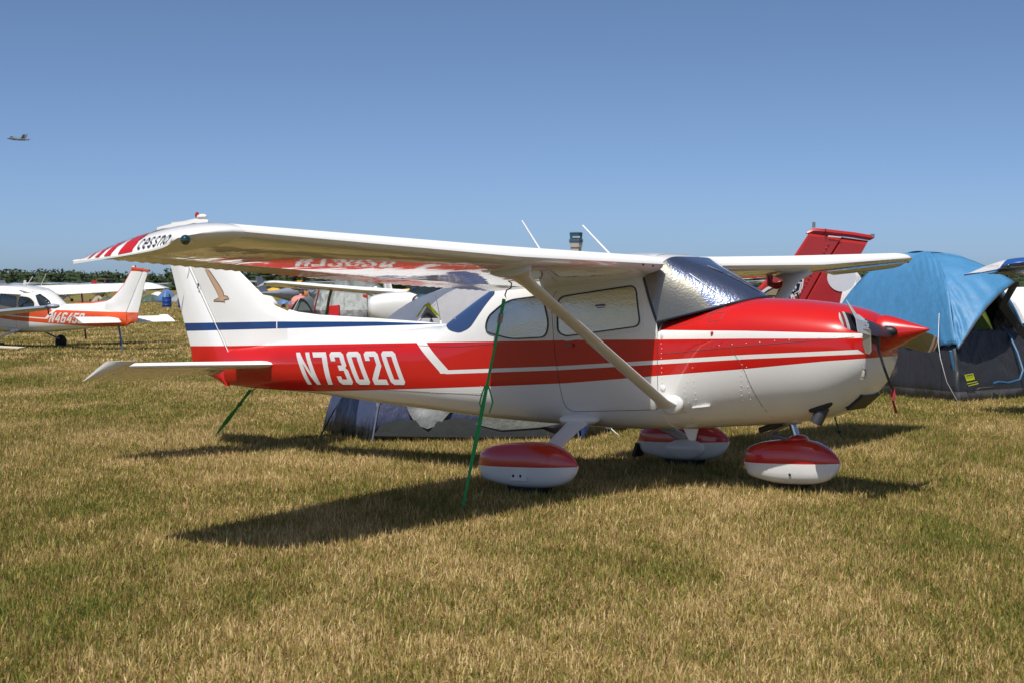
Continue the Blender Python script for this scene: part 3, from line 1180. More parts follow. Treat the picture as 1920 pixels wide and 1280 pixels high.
    ng = cyl('nose_strut', (1.70, 0, .42), (1.655, 0, .575), .030, .030, M['chrome'], root)
    cyl('strut_cylinder', (1.66, 0, .555), (1.64, 0, .70), .048, .05, M['grey_metal'], ng)
    box('strut_collar', (1.64, 0, .565), (.16, .12, .028), M['grey_metal'], ng, bev=.008)
    tube('torque_link', [(1.66, 0, .56), (1.52, 0, .51), (1.46, 0, .47)], .015, M['grey_metal'], ng)
    tube('torque_link', [(1.46, 0, .47), (1.62, 0, .43)], .016, M['grey_metal'], ng)
    cyl('shimmy_damper', (1.42, -.09, .505), (1.60, -.09, .56), .024, .026, M['black'], ng, n=14)
    # --- prop and spinner
    hub = Vector((2.50, 0, 1.250))
    sp_r = []
    for s_, r_ in ((-.03, .139), (0, .140), (.03, .134), (.08, .116), (.14, .092), (.20, .067), (.26, .042), (.31, .021), (.340, .009), (.350, .002)):
        sp_r.append([Vector((2.455 + s_, r_ * math.cos(2 * PI * k / 32), 1.247 + s_ * .07 + r_ * math.sin(2 * PI * k / 32))) for k in range(32)])
    spn = loft('spinner', sp_r, M['red'], root, angle=60)
    pa = math.radians(7.2)
    for sg in (-1, 1):
        sphere('blade_opening', (2.515, sg * .108, 1.250 - sg * .012), (.078, .045, .044), M['black'], spn)
        rr = []
        bd = Vector((0, sg * math.cos(pa), -sg * math.sin(pa)))
        fm = []
        stn = [(.05, .066, .032, 58), (.10, .074, .030, 54), (.16, .080, .026, 50), (.25, .082, .020, 45), (.40, .082, .014, 36), (.60, .080, .010, 27), (.78, .074, .007, 22), (.80, .073, .007, 22), (.83, .071, .007, 21), (.855, .069, .006, 21), (.88, .066, .006, 20), (.905, .062, .006, 20), (.93, .055, .005, 20), (.95, .042, .004, 19), (.96, .022, .003, 19)]
        for s_, cw, tw, tws in stn:
            P = hub + bd * s_
            # chord direction: rotates from axial towards the disc plane
            tg = Vector((1, 0, 0)).cross(bd) * (1 if sg < 0 else 1)
            a = math.radians(tws)
            cd_ = tg * math.cos(a) + Vector((1, 0, 0)) * math.sin(a)
            th_ = cd_.cross(bd)
            rr.append([P + cd_ * (cw * math.cos(2 * PI * k / 14)) + th_ * (tw * math.sin(2 * PI * k / 14)) for k in range(14)])
        V, Fc = loft_data(rr)
        for fi, f in enumerate(Fc):
            seg = fi // 14
            s_ = stn[min(seg, len(stn) - 1)][0] if fi < 14 * (len(stn) - 1) else (0 if fi == 14 * (len(stn) - 1) else .96)
            if s_ >= .93:
                fm.append(1)
            elif s_ >= .88:
                fm.append(2)
            elif s_ >= .83:
                fm.append(1)
            elif s_ >= .78:
                fm.append(0)
            else:
                fm.append(0)
        bl = mesh_obj('propeller_blade', V, Fc, None, root, True, mats=[M['blade'] if sg < 0 else M['blade_tan'], M['letter'], M['dark_red']], fmat=fm)
        fix_normals(bl)
        bl.data.polygons.foreach_set('use_smooth', [True] * len(bl.data.polygons))
        bl.data.set_sharp_from_angle(angle=math.radians(50))
    # --- exhaust, vents, inlets
    ex = tube('exhaust_pipe', [(2.05, -.20, .76), (2.035, -.25, .69), (1.985, -.275, .575)], .048, M['exhaust'], root, n=16)
    bm = bmesh.new()
    bmesh.ops.create_uvsphere(bm, u_segments=20, v_segments=10, radius=1, matrix=Matrix.Translation(hull.hit(2.035, .705, -1)[0]) @ Matrix.Rotation(-.30, 4, 'Y') @ Matrix.Diagonal((.105, .014, .034, 1)))
    bm_obj('exhaust_opening', bm, M['black'], ex, True, 80)
    if full:
        ci = Vector((2.250, 0, .742))
        box('chin_inlet', ci, (.05, .34, .165), M['black'], root, rot=Matrix.Rotation(math.radians(50.7), 3, 'Y'))
        for sgn in (-1, 1):
            p, nn = hull.hit(2.385, .96, sgn)
            o_ = sphere('cowl_port', p, (.024, .007, .036), M['beige'], root)
            tube('port_rim', [p + Vector((.03 * math.cos(a), sgn * .008, .045 * math.sin(a))) for a in [2 * PI * i / 16 for i in range(17)]], .004, M['grey_paint'], o_, n=5)
            bm = bmesh.new()
            bmesh.ops.create_uvsphere(bm, u_segments=16, v_segments=8, radius=1, matrix=Matrix.Translation((2.43, sgn * .20, 1.22)) @ Matrix.Diagonal((.03, .085, .055, 1)))
            bm_obj('air_inlet', bm, M['black'], root, True, 80)
        box('vent_scoop', hull.hit(1.10, .705, -1)[0] + Vector((0, -.012, .006)), (.15, .03, .012), M['white'], root, rot=Matrix.Rotation(-.09, 3, 'Y'), bev=.003)
        bm = bmesh.new()
        for p in ((.80, -.2, .52), (.93, -.2, .52), (.905, -.2, .42), (.845, -.2, .42)):
            pass
        bm.free()
        loft('belly_step', [[Vector((.80, y, .52)), Vector((.93, y, .52)), Vector((.90, y, .425)), Vector((.85, y, .425))] for y in (-.215, -.195)], M['white'], root, smooth=False)
        # latch at the door front
        sphere('door_hinge', hull.hit(.80, .865, -1)[0], (.026, .009, .024), M['white'], root)
        sphere('door_hinge', hull.hit(.80, 1.27, -1)[0], (.016, .010, .03), M['white'], root)
        sphere('cowl_latch', hull.hit(1.24, 1.285, -1)[0], (.012, .018, .016), M['red'], root)
        # aerials
        for b0, t0_ in (((-.575, -.02, 1.90), (-.851, -.02, 2.297)), ((.07, -.02, 1.93), (-.226, -.02, 2.220))):
            tube('aerial', [b0, t0_], .009, M['letter'], root, n=6, r2=.007)
        wa = tube('aerial', [(-1.775, -.01, 1.40), (-1.805, -.01, 1.56), (-1.83, -.01, 1.68)], .0035, M['grey_metal'], root, n=6)
        cyl('aerial_base', (-1.775, -.01, 1.40), (-1.78, -.01, 1.45), .012, .010, M['white'], wa, n=10)
        # leading edge drain and vent spots
        for yy in (.66, .82):
            sphere('vent_hole', (.815 if yy < .7 else .822, -yy, 1.825 if yy < .7 else 1.832), (.008, .012, .009), M['black'], root, 8, 6)
    for r_ in root.children_recursive:
        if r_.name.split('.')[0] in ('wing', 'flap', 'aileron', 'wing_tip', 'stabilizer', 'elevator'):
            brighten_top(r_)
    return root, hull, fin, rudder


def wheel_rings(c, r, w):
    rr = []
    for y, k in ((-w, .55), (-w, .78), (-w * .8, .93), (-w * .4, 1.0), (w * .4, 1.0), (w * .8, .93), (w, .78), (w, .55)):
        rr.append([Vector((c[0] + r * k * math.cos(2 * PI * i / 28), c[1] + y, c[2] + r * k * math.sin(2 * PI * i / 28))) for i in range(28)])
    return rr


m, nt, b = new_mat('blue_sky_tinted_glass')
b.inputs['Base Color'].default_value = (0.03, 0.06, 0.16, 1)
b.inputs['Roughness'].default_value = 0.12
b.inputs['Coat Weight'].default_value = 1.0
add_bump(nt, b, nscale=20, dist=.002, strength=.4)
M['back_glass'] = m


def copy_tree(o, parent=None, swap=None, skip=(), smap=None):
    c = o.copy()
    for k in ('label', 'category', 'group'):
        if parent is None and k in c:
            del c[k]
    C.objects.link(c)
    if parent is not None:
        c.parent = parent
    if swap and c.type == 'MESH':
        for s in c.material_slots:
            if s.material in swap:
                mm = swap[s.material]
                s.link = 'OBJECT'
                s.material = mm
    for ch in list(o.children):
        if ch.name.split('.')[0] in skip:
            continue
        copy_tree(ch, c, swap, skip)
    return c


THETA = -0.604917
AP = 0.035663


def pose_root(r, x, y, z, theta, pitch=AP, roll=0.0):
    r.location = (x, y, z)
    r.rotation_euler = (Matrix.Rotation(theta, 3, 'Z') @ Matrix.Rotation(-pitch, 3, 'Y') @ Matrix.Rotation(roll, 3, 'X')).to_euler()


def lw(r_loc, theta, p, pitch=AP):
    """local point of an aeroplane -> world"""
    return Vector(r_loc) + (Matrix.Rotation(theta, 3, 'Z') @ Matrix.Rotation(-pitch, 3, 'Y')) @ Vector(p)


MAIN_LOC = (0.8651, 13.9863, 0.0)
plane, hull, fin, rudder = make_cessna()
plane_clean = plane
tag(plane, 'white and red high-wing light aircraft marked N73020, parked tied down in the foreground', 'light aircraft')

# copies are made before the markings of this one aircraft are added
SKIP_FAR = ('rivets', 'skin_seam', 'cowl_seam', 'oil_door', 'vent_hole', 'cowl_port', 'door_hinge', 'cowl_latch', 'vent_scoop', 'aerial')
swapA = {M['livery_red']: M['livery_orange'], M['foil']: M['dark_glass'], M['foil2']: M['dark_glass'], M['foil3']: M['dark_glass'], M['back_glass']: M['dark_glass'], M['red']: M['orange']}
planeA = copy_tree(plane, swap=swapA, skip=SKIP_FAR[:-1] + ('wheel_fairing',))
swapB = {M['livery_red']: M['livery_blue'], M['foil']: M['dark_glass'], M['foil2']: M['dark_glass'], M['foil3']: M['dark_glass'], M['red']: M['navy']}
planeB = copy_tree(plane, swap=swapB, skip=SKIP_FAR[:-1])
swapW = {M['livery_red']: M['white'], M['foil']: M['dark_glass'], M['foil2']: M['dark_glass'], M['foil3']: M['dark_glass'], M['red']: M['white']}
planeN = copy_tree(plane, swap=swapW, skip=SKIP_FAR + ('air_inlet',))
planeW = copy_tree(plane, swap=swapW, skip=SKIP_FAR)

# markings of the main aircraft
registration('N73020', hull, -1, plane, -3.235, 0.886, 0.302, 0.2265, 0.46, M['letter'])
fs = Surf([fin, rudder])
bird = [(-4.717, 2.031), (-4.661, 2.029), (-4.625, 1.998), (-4.510, 1.866), (-4.460, 1.798), (-4.454, 1.764), (-4.405, 1.756), (-4.379, 1.724), (-4.416, 1.719), (-4.453, 1.715), (-4.440, 1.691), (-4.517, 1.701), (-4.615, 1.706), (-4.614, 1.720), (-4.536, 1.744), (-4.542, 1.767), (-4.577, 1.828), (-4.664, 1.952)]
bird = [(x, z) for x, z in bird]
dec = decal('bird_emblem', [bird], fs, -1, .003, M['brown_out'], fin, maxlen=.08)
decal('emblem_fill', [offset_poly(bird, -.008)], fs, -1, .005, M['tan'], dec, maxlen=.08)
tipo = [o for o in bpy.data.objects if o.parent and o.parent.parent == plane and o.name.split('.')[0] == 'wing_tip' and min(v.co.y for v in o.data.vertices) < -5.2][0]
wing_near = tipo.parent


def tip_climb(tipobj, x0, su, sv, shear, t0=.05):
    t_ = Surf([tipobj]).t

    def f(u, v):
        x = x0 + u * su + shear * v * sv
        t = t0 + max(0, v) * .045
        y = -(5.452 - .35 * t ** 1.6)
        h = t_.ray_cast(Vector((x, y, 3.0)), Vector((0, 0, -1)))
        p = h[0] if h[0] else Vector((x, y, 1.93))
        return p + Vector((0, -.7, .7)) * .006
    return f


def tip_place(tipobj, sgn, x0, z0, su, sv, shear, off=.004):
    t = Surf([tipobj])

    def f(u, v):
        x = x0 + (u * su + shear * v * sv)
        z = z0 + v * sv + .0005
        p, nn = t.hit(x, z, sgn)
        return p + nn * off
    return f


z_edge = 1.893
lettering('lettering', 'cessna', tip_climb(tipo, .186, .0070, .0092, .30), M['ink'], wing_near, w=.75, adv=5.9)
ts = Surf([tipo])
for x0, w_ in ((.035, .115), (-.085, .055), (-.165, .038), (-.235, .022), (-.295, .008)):
    zb0 = 1.898 + (x0 + .1) * .02
    quad = [(x0, zb0), (x0 + w_, zb0 + .002), (x0 + w_ + .055, zb0 + .10), (x0 + .055 * .9, zb0 + .10)]
    # climb the curved side of the tip: strip of points following the surface
    V, Fc = [], []
    n = 10
    for i in range(n + 1):
        t = i / n
        y = -(5.452 - .0 - .35 * t ** 1.6)
        for xx in (x0 + t * .07, x0 + w_ + t * .07):
            h = ts.t.ray_cast(Vector((xx, y, 3.0)), Vector((0, 0, -1)))
            p = h[0] if h[0] else Vector((xx, y, 1.9))
            V.append(p + (h[1] if h[0] and h[1].z > 0 else Vector((0, 0, 1))) * .006)
    for i in range(n):
        Fc.append((2 * i, 2 * i + 1, 2 * i + 3, 2 * i + 2))
    mesh_obj('red_stripe', V, Fc, M['red'], wing_near)
# small print on the door window shade
tag_p = decal('shade_print', [[(.20, 1.535), (.29, 1.540), (.29, 1.527), (.20, 1.522)]], hull, -1, .008, M['purple'], plane)
decal('shade_print', [[(.215, 1.515), (.29, 1.518), (.29, 1.512), (.215, 1.509)]], hull, -1, .008, M['purple'], plane)
dw = round_poly([(.15, 1.315), (.19, 1.345), (.23, 1.318)], .015)

pose_root(plane, *MAIN_LOC, THETA)

# pitot tube cover under the far wing
pc = empty('pitot_cover')
pitot_top = lw(MAIN_LOC, THETA, (.40, 2.28, 1.79))
pc.location = pitot_top
pc.rotation_euler = plane.rotation_euler
tag(pc, 'dark red fabric cover over the probe under the far wing of the N73020 aircraft', 'cover')
tube('cover_sleeve', [(.0, 0, -.01), (.0, 0, -.09), (.06, 0, -.11), (.20, 0, -.085)], .032, M['dark_red'], pc, n=12)
sphere('cover_bulb', (.215, 0, -.075), (.028, .028, .035), M['red'], pc)
tube('bracket', [(-.02, 0, .03), (.0, 0, -.02)], .03, M['grey_metal'], pc, n=8)

# note in a plastic sleeve on the near blade, card, strap and ribbon
hubw = (2.50, 0, 1.25)
pa = math.radians(7.2)


def bladep(s, dx=0, dz=0):
    return lw(MAIN_LOC, THETA, (2.50 + dx, -s * math.cos(pa), 1.25 + s * math.sin(pa) + dz))


nt_ = empty('note_sleeve', bladep(.62))
tag(nt_, 'clear plastic note sleeve wrapped round the near propeller blade', 'note')
pl = bladep(.62)


def rel(p, o):
    return Vector(p) - Vector(o.location)


V = []
for s_, a_ in ((.79, 0), (.70, .35), (.56, .1)):
    for dx, dz in ((-.02, .16 if s_ > .75 else .075), (.05, .02), (.062, -.075)):
        V.append(rel(bladep(s_, dx, dz), nt_))
fo = mesh_obj('sleeve', V, [(0, 1, 4, 3), (1, 2, 5, 4), (3, 4, 7, 6), (4, 5, 8, 7)], M['paper'], nt_)
sm = fo.modifiers.new('s', 'SOLIDIFY')
sm.thickness = .003
V = [rel(bladep(s_, dx, dz), nt_) for s_, dx, dz in ((.69, .056, -.04), (.55, .06, -.035), (.54, .056, -.19), (.57, .05, -.215), (.64, .05, -.21), (.68, .05, -.15))]
cd2 = mesh_obj('card', V, [(0, 1, 2, 3, 4, 5)], M['beige'], nt_)
sm = cd2.modifiers.new('s', 'SOLIDIFY')
sm.thickness = .003
for s0, z0 in ((.66, .03), (.62, .015), (.665, -.01), (.60, -.02)):
    q = [rel(bladep(s0 + a, .064 + (.0), z0 + b_), nt_) for a, b_ in ((0, 0), (-.03, 0), (-.03, -.008), (0, -.008))]
    mesh_obj('print_line', q, [(0, 1, 2, 3)], M['ink'], nt_)
rb = empty('warning_streamer', bladep(.30))
tag(rb, 'dark strap with red ribbon end hanging from the propeller hub', 'streamer')
P = [bladep(.36, .04, -.05), bladep(.33, .03, -.16), bladep(.29, .05, -.28), bladep(.20, .06, -.40), bladep(.14, .06, -.44)]
strip('strap', [rel(p, rb) for p in P], [.03, .022, .02, .02, .02], .003, M['strap_dark'], rb, side=Vector((.8, -.5, 0)))
P = [bladep(.14, .06, -.43), bladep(.15, .06, -.48), bladep(.155, .06, -.52), bladep(.12, .06, -.57), bladep(.09, .06, -.61)]
strip('ribbon', [rel(p, rb) for p in P], [.025, .04, .016, .018, .022], .004, M['ribbon'], rb, side=Vector((.8, -.5, 0)))

# ------------------------------------------------------------------ straps holding the aircraft down
def tie_down(name, top, bot, label, cat, m, w=.032, buckle=.2, loose=True, group=None):
    r = empty(name, bot)
    tag(r, label, cat, group)
    T = Vector(top) - Vector(bot)
    hk = [T + Vector((.012, 0, .03)), T + Vector((.035, 0, .015)), T + Vector((.03, 0, -.02)), T + Vector((0, 0, -.035)), T + Vector((-.012, 0, -.07)), T + Vector((.0, 0, -.10)), T + Vector((.02, 0, -.07)), T + Vector((.0, 0, -.035)), T + Vector((-.02, 0, -.01)), T + Vector((-.015, 0, .015))]
    tube('hook', hk, .0055, M['black'], r, n=6)
    T2 = T * ((T.length - .10) / T.length)
    pts = [T2.lerp(Vector((0, 0, .10)), t) for t in (0, .1, .2, .35, .5, .65, .8, .9, 1.0)]
    ws_ = [w * (1 - .55 * abs(math.sin(4.1 * t + .6))) + .004 for t in (0, .1, .2, .35, .5, .65, .8, .9, 1.0)]
    strip('webbing', pts, ws_, .003, m, r, side=Vector((1, -.3, 0)))
    strip('lower_loop', [(0, 0, .12), (.006, 0, .05), (0, 0, -.01)], .02, .004, M['strap_dark'], r)
    bp_ = T2.lerp(Vector((0, 0, .1)), buckle)
    q = T2.normalized()
    rot = q.to_track_quat('Z', 'Y').to_matrix()
    box('buckle', bp_, (.045, .022, .075), M['grey_metal'], r, rot=rot, bev=.006)
    if loose:
        c_ = T2.lerp(Vector((0, 0, .1)), .42)
        strip('loose_end', [c_ + Vector((.01, 0, .02)), c_ + Vector((.03, -.01, -.04)), c_ + Vector((.045, -.01, -.10)), c_ + Vector((.02, 0, -.18))], .012, .002, m, r)
        strip('loose_end', [c_ + Vector((-.01, 0, .02)), c_ + Vector((-.035, -.01, -.05)), c_ + Vector((-.05, -.01, -.11)), c_ + Vector((-.035, 0, -.15))], .010, .002, m, r)
        box('knot', c_, (.035, .02, .03), m, r, bev=.008)
    sphere('stake', (0, 0, .0), (.02, .02, .035), M['black'], r, 8, 6)
    return r


tie_down('tie_down_strap', lw(MAIN_LOC, THETA, (.622, -2.4, 1.677)), gp(868, 975, .0), 'long green ratchet strap from the near wing strut down to the grass', 'strap', M['strap'], buckle=.09, group='green straps holding the N73020 aircraft down')
r2 = tie_down('tie_down_strap', lw(MAIN_LOC, THETA, (-4.12, -.02, .86)), gp(405, 832, .0), 'short green ratchet strap slanting from under the tail to the grass', 'strap', M['strap'], w=.05, buckle=.30, loose=False, group='green straps holding the N73020 aircraft down')
tie_down('tie_down_strap', lw(MAIN_LOC, THETA, (.60, 2.4, 1.677)), gp(1577, 837, .0), 'green strap from the far wing with its white cord end beyond the nose', 'strap', M['strap'], w=.022, buckle=.95, loose=False, group='green straps holding the N73020 aircraft down')


def cord(name, pts, r, m, label, cat='cord', group=None):
    o0 = Vector(pts[-1])
    o = tube(name, [Vector(p) - o0 for p in pts], r, m, None, n=6)
    o.location = o0
    return tag(o, label, cat, group)


# ------------------------------------------------------------------ parked aircraft around
# orange and white aircraft on the left
LA = (-14.70, 50.19, -.205)
pose_root(planeA, *LA, math.radians(143.9), .02)
tag(planeA, 'white high-wing aircraft with orange side band, tail towards us, at the left edge', 'light aircraft')
hullA = hull
registration('N46450', hullA, 1, planeA, -1.52, 0.886, 0.302, 0.2265, 0.46, M['letter'])
finA = [c for c in planeA.children if c.name.startswith('fin')][0]
box('fin_cap_trim', (-5.07, 0, 2.50), (.74, .075, .055), M['orange'], finA, rot=Matrix.Rotation(-.09, 3, 'Y'), bev=.01)
for c_ in finA.children:
    if c_.name.startswith('fin_cap') and not c_.name.startswith('fin_cap_trim'):
        c_.material_slots[0].link = 'OBJECT'
        c_.material_slots[0].material = M['orange']
for nm, lp, wp, mm, lab in (('tail_tie_rope', (-4.15, 0, .86), gp(229, 650), M['navy'], 'dark blue rope from the tail of the orange and white aircraft to the grass'),
                            ('wing_tie_rope', (.6, -2.4, 1.7), gp(161, 638), M['dark_red'], 'dark rusty strap hanging by the belly of the orange and white aircraft')):
    top = lw(LA, math.radians(143.9), lp, .02)
    bot = Vector((wp.x, wp.y, -.2))
    if nm == 'wing_tie_rope':
        top = px(152, 540, 52)
        bot = px(161, 636, 52)
    cord(nm, [top, top.lerp(bot, .5) + Vector((.02, 0, -.02)), bot], .03, mm, lab, 'rope')

# blue-tipped aircraft entering at the right edge
THB = math.radians(-72)
tip_t = px(1848, 502, 20.5)
pose_root(planeB, 0, 0, 0, THB, .02)
off = lw((0, 0, 0), THB, (.10, -5.44, 1.92), .02)
LB = (tip_t.x - off.x, tip_t.y - off.y, 0)
pose_root(planeB, *LB, THB, .02)
tag(planeB, 'high-wing aircraft with dark blue wing tip and white lettered panel, at the right edge', 'light aircraft')
wB = [c for c in planeB.children if c.name.startswith('wing') and not c.name.startswith('wing_strut') and min(v.co.y for v in c.data.vertices) < -4][0]
tipB = [c for c in wB.children if c.name.startswith('wing_tip')][0]
tipB.material_slots[0].link = 'OBJECT'
tipB.material_slots[0].material = M['wing_blue']
tipB.material_slots[1].link = 'OBJECT'
tipB.material_slots[1].material = M['wing_blue']
V, Fc = [], []
n = 28
for i in range(n + 1):
    x = -.40 + .82 * i / n
    hh = .62 if i < n - 2 else .62 - .16 * (i - n + 2)
    for zf in range(7):
        t = .03 + hh * zf / 6
        y = -(5.452 - .30 * t ** 1.6)
        h = ts.t.ray_cast(Vector((x, y, 3.0)), Vector((0, 0, -1)))
        p, nn = (h[0], h[1]) if h[0] else (ts.t.find_nearest(Vector((x, y, 1.92)))[0], Vector((0, -1, 0)))
        V.append(p + (nn if nn.z > -.2 else Vector((0, -1, 0))) * .005)
for i in range(n):
    for k in range(6):
        a = i * 7 + k
        Fc.append((a, a + 7, a + 8, a + 1))
mesh_obj('tip_panel', V, Fc, M['letter'], wB, True)
lettering('lettering', 'cessna', tip_place(tipo, -1, .10, 1.922, .0078, .0058, .3, off=.009), M['greyink'], wB, w=.55, adv=5.9)
tube('aerial', [(.0, -4.6, 2.03), (-.15, -4.6, 2.20), (-.24, -4.6, 2.29)], .014, M['letter'], wB, n=6)

# white aircraft, nose to the left, behind the tail cone
THN = math.radians(188)
nose = px(690, 585, 42)
off = lw((0, 0, 0), THN, (2.45, 0, 1.2), .02)
LN = (nose.x - off.x, nose.y - off.y, 0)
pose_root(planeN, *LN, THN, .02)
tag(planeN, 'white aircraft nose with rounded cowling seen above the tail cone of N73020', 'light aircraft')
for c_ in list(planeN.children):
    if c_.name.split('.')[0] in ('propeller_blade', 'spinner'):
        for d_ in list(c_.children):
            bpy.data.objects.remove(d_)
        bpy.data.objects.remove(c_)
ov = empty('canopy_cover', px(788, 562, 41.3))
tag(ov, 'dark canopy cover with bright blue and white patches on the white aircraft nose', 'cover')
sphere('cover_body', (0.05, 0, -.02), (.26, .45, .16), M['seam'], ov)
box('blue_patch', (.08, -.38, .06), (.22, .12, .12), simple('cyan_cloth', (.02, .22, .35), .6), ov, bev=.04)
box('white_patch', (-.06, -.42, .02), (.10, .10, .10), M['letter'], ov, bev=.03)

# white aircraft whose wing runs along under the near wing
THW = math.radians(-68)
rootW = px(812, 543, 50.5)
pose_root(planeW, rootW.x, rootW.y, -.37, THW, .0, -.042)
tag(planeW, 'white high-wing aircraft whose long wing shows just under the near wing trailing edge', 'light aircraft')
cord('wing_tie_strap', [px(625, 531, 49), px(617, 560, 49), px(604, 640, 49)], .045, M['olive'], 'olive webbing strap hanging from the distant white wing beside the grey tent', 'strap')
cord('red_tie_strap', [px(598, 545, 50), px(592, 570, 50), px(580, 640, 50)], .025, M['ribbon'], 'thin dark red strap in front of the grey tent', 'strap')

# ------------------------------------------------------------------ red tail behind the nose
DR = 27.0
fr = empty('light_aircraft', (0, 0, 0))
tag(fr, 'all red aircraft with bird head emblem on its tall swept fin, behind the nose', 'light aircraft')
p0 = px(1500, 560, DR)
fr.location = (p0.x, p0.y, 0)
DX = Vector((1, .18, 0)).normalized()     # from nose to tail in the picture


def rp(x, y, lat=0.0):
    """photo pixel on the fin plane -> local to the red aircraft"""
    # intersect the ray with the vertical plane through fr along DX
    d = px(x, y, 1.0) - Vector((0, 0, CAM_H))
    nrm = Vector((-DX.y, DX.x, 0))
    t = (Vector(fr.location) + nrm * lat - Vector((0, 0, CAM_H))).dot(nrm) / d.dot(nrm)
    return Vector((0, 0, CAM_H)) + d * t - Vector(fr.location)


NR = Vector((-DX.y, DX.x, 0))


def slab(name, outline, th, m, parent, edge=.3):
    """fin-like plate with a thin rim, outline in local points"""
    bm = bmesh.new()
    n = len(outline)
    c = sum(outline, Vector()) / n
    rim = [p.copy() for p in outline]
    inn = [p.lerp(c, .10) for p in outline]
    A_ = [bm.verts.new(p) for p in rim]
    F1 = [bm.verts.new(p + NR * th) for p in inn]
    F2 = [bm.verts.new(p - NR * th) for p in inn]
    for i in range(n):
        j = (i + 1) % n
        bm.faces.new((A_[i], A_[j], F1[j], F1[i]))
        bm.faces.new((A_[j], A_[i], F2[i], F2[j]))
    bm.faces.new(F1)
    bm.faces.new(list(reversed(F2)))
    return bm_obj(name, bm, m, parent, True, 25)


finR = slab('fin', [rp(*q) for q in ((1385, 590), (1400, 565), (1415, 548), (1433, 527), (1456, 511), (1476, 499), (1519, 434), (1552, 437), (1580, 445), (1558, 480), (1536, 520), (1510, 566), (1502, 600), (1390, 640))], .05, M['dark_red'], fr)
rudR = slab('rudder', [rp(*q) for q in ((1577, 445), (1628, 452), (1615, 476), (1597, 510), (1580, 545), (1572, 580), (1560, 620), (1500, 620), (1507, 566), (1533, 520), (1555, 480))], .04, M['dark_red'], fr)
rr = []
for (x, y0, w_) in ((1512, 436, .02), (1524, 428, .05), (1548, 430, .06), (1600, 436, .06), (1630, 441, .05), (1638, 444, .02)):
    c = rp(x, y0)
    c2 = c - Vector((0, 0, .09 if 1520 < x < 1632 else .03))
    rr.append([c - NR * w_ * .5, c + NR * w_ * .5, c.lerp(c2, .5) + NR * w_, c2 + NR * w_ * .6, c2 - NR * w_ * .6, c.lerp(c2, .5) - NR * w_])
capR = loft('fin_tip', rr, M['dark_red'], fr, angle=30)
tube('tip_gap', [rp(1548, 429, -.07), rp(1548, 446, -.07)], .008, M['black'], capR, n=5)
box('tip_fitting', rp(1526, 422), (.045, .04, .09), M['grey_metal'], capR)
box('tail_fitting', rp(1636, 443), (.06, .05, .07), M['grey_metal'], rudR)
strip('light_line', [rp(1553, 443, -.075), rp(1577, 445.5, -.075)], .02, .004, M['letter'], rudR, side=Vector((0, 0, 1)))
bm = bmesh.new()
for i in range(16):
    t = i / 15
    q = rp(1553 - t * 62 + (0), 459 + t * 106, -.055)
    bmesh.ops.create_icosphere(bm, subdivisions=1, radius=.016, matrix=Matrix.Translation(q))
bm_obj('rivets', bm, M['dark_red'], finR, True, 80)['kind'] = 'stuff'
bm = None
rr = []
for s_, r_, zc_ in ((-5.6, .15, 1.0), (-5.2, .45, .98), (-4.2, .58, .98), (-3.2, .62, 1.0), (-1.6, .45, 1.05), (0, .28, 1.1), (.5, .16, 1.12), (.75, .05, 1.12)):
    c = DX * s_
    rr.append([c + NR * r_ * math.cos(2 * PI * k / 20) + Vector((0, 0, zc_ + r_ * (.62 if s_ > -5 else .8) * math.sin(2 * PI * k / 20))) for k in range(20)])
loft('fuselage', rr, M['dark_red'], fr)
loft('canopy', [[DX * s_ + NR * w_ * math.cos(PI * k / 10) + Vector((0, 0, 1.28 + h_ * math.sin(PI * k / 10))) for k in range(11)] for s_, w_, h_ in ((-4.2, .2, .05), (-3.8, .42, .34), (-3.0, .45, .42), (-2.2, .38, .34), (-1.5, .2, .08))], M['dark_glass'], fr)
for sg in (-1, 1):
    loft('wing', [[DX * (-3.6 + u * 1.3) + NR * sg * y_ + Vector((0, 0, .72 + y_ * .07 + t_)) for u, t_ in ((0, 0), (.2, .07 * k_), (.6, .05 * k_), (1, 0), (.6, -.04 * k_), (.2, -.05 * k_))] for y_, k_ in ((.3, 1), (2.5, 1), (4.6, .6))], M['dark_red'], fr)
    loft('stabilizer', [[DX * (-.2 + u * .7) + NR * sg * y_ + Vector((0, 0, 1.05 + t_)) for u, t_ in ((0, 0), (.3, .03), (1, 0), (.3, -.03))] for y_ in (.1, 1.5)], M['dark_red'], fr)
    tube('gear_leg', [DX * -3.0 + NR * sg * 1.3 + Vector((0, 0, .75)), DX * -3.0 + NR * sg * 1.3 + Vector((0, 0, .2))], .04, M['grey_metal'], fr)
    c = DX * -3.0 + NR * sg * 1.3
    loft('wheel', [[c + NR * yy + DX * (.2 * k_ * math.cos(a)) + Vector((0, 0, .2 + .2 * k_ * math.sin(a))) for a in [2 * PI * i / 20 for i in range(20)]] for yy, k_ in ((-.06, .7), (-.04, 1), (.04, 1), (.06, .7))], M['rubber'], fr)
c = DX * -5.0
tube('nose_leg', [c + Vector((0, 0, .7)), c + Vector((0, 0, .2))], .035, M['grey_metal'], fr)
loft('wheel', [[c + NR * yy + DX * (.18 * k_ * math.cos(a)) + Vector((0, 0, .18 + .18 * k_ * math.sin(a))) for a in [2 * PI * i / 20 for i in range(20)]] for yy, k_ in ((-.05, .7), (-.03, 1), (.03, 1), (.05, .7))], M['rubber'], fr)


def flat_poly(name, pts, lat, m, parent):
    V = [rp(x, y, lat) for x, y in pts]
    tr = tessellate_polygon([[Vector((x, -y, 0)) for x, y in pts]])
    o = mesh_obj(name, V, [tuple(t) for t in tr], m, parent)
    return o


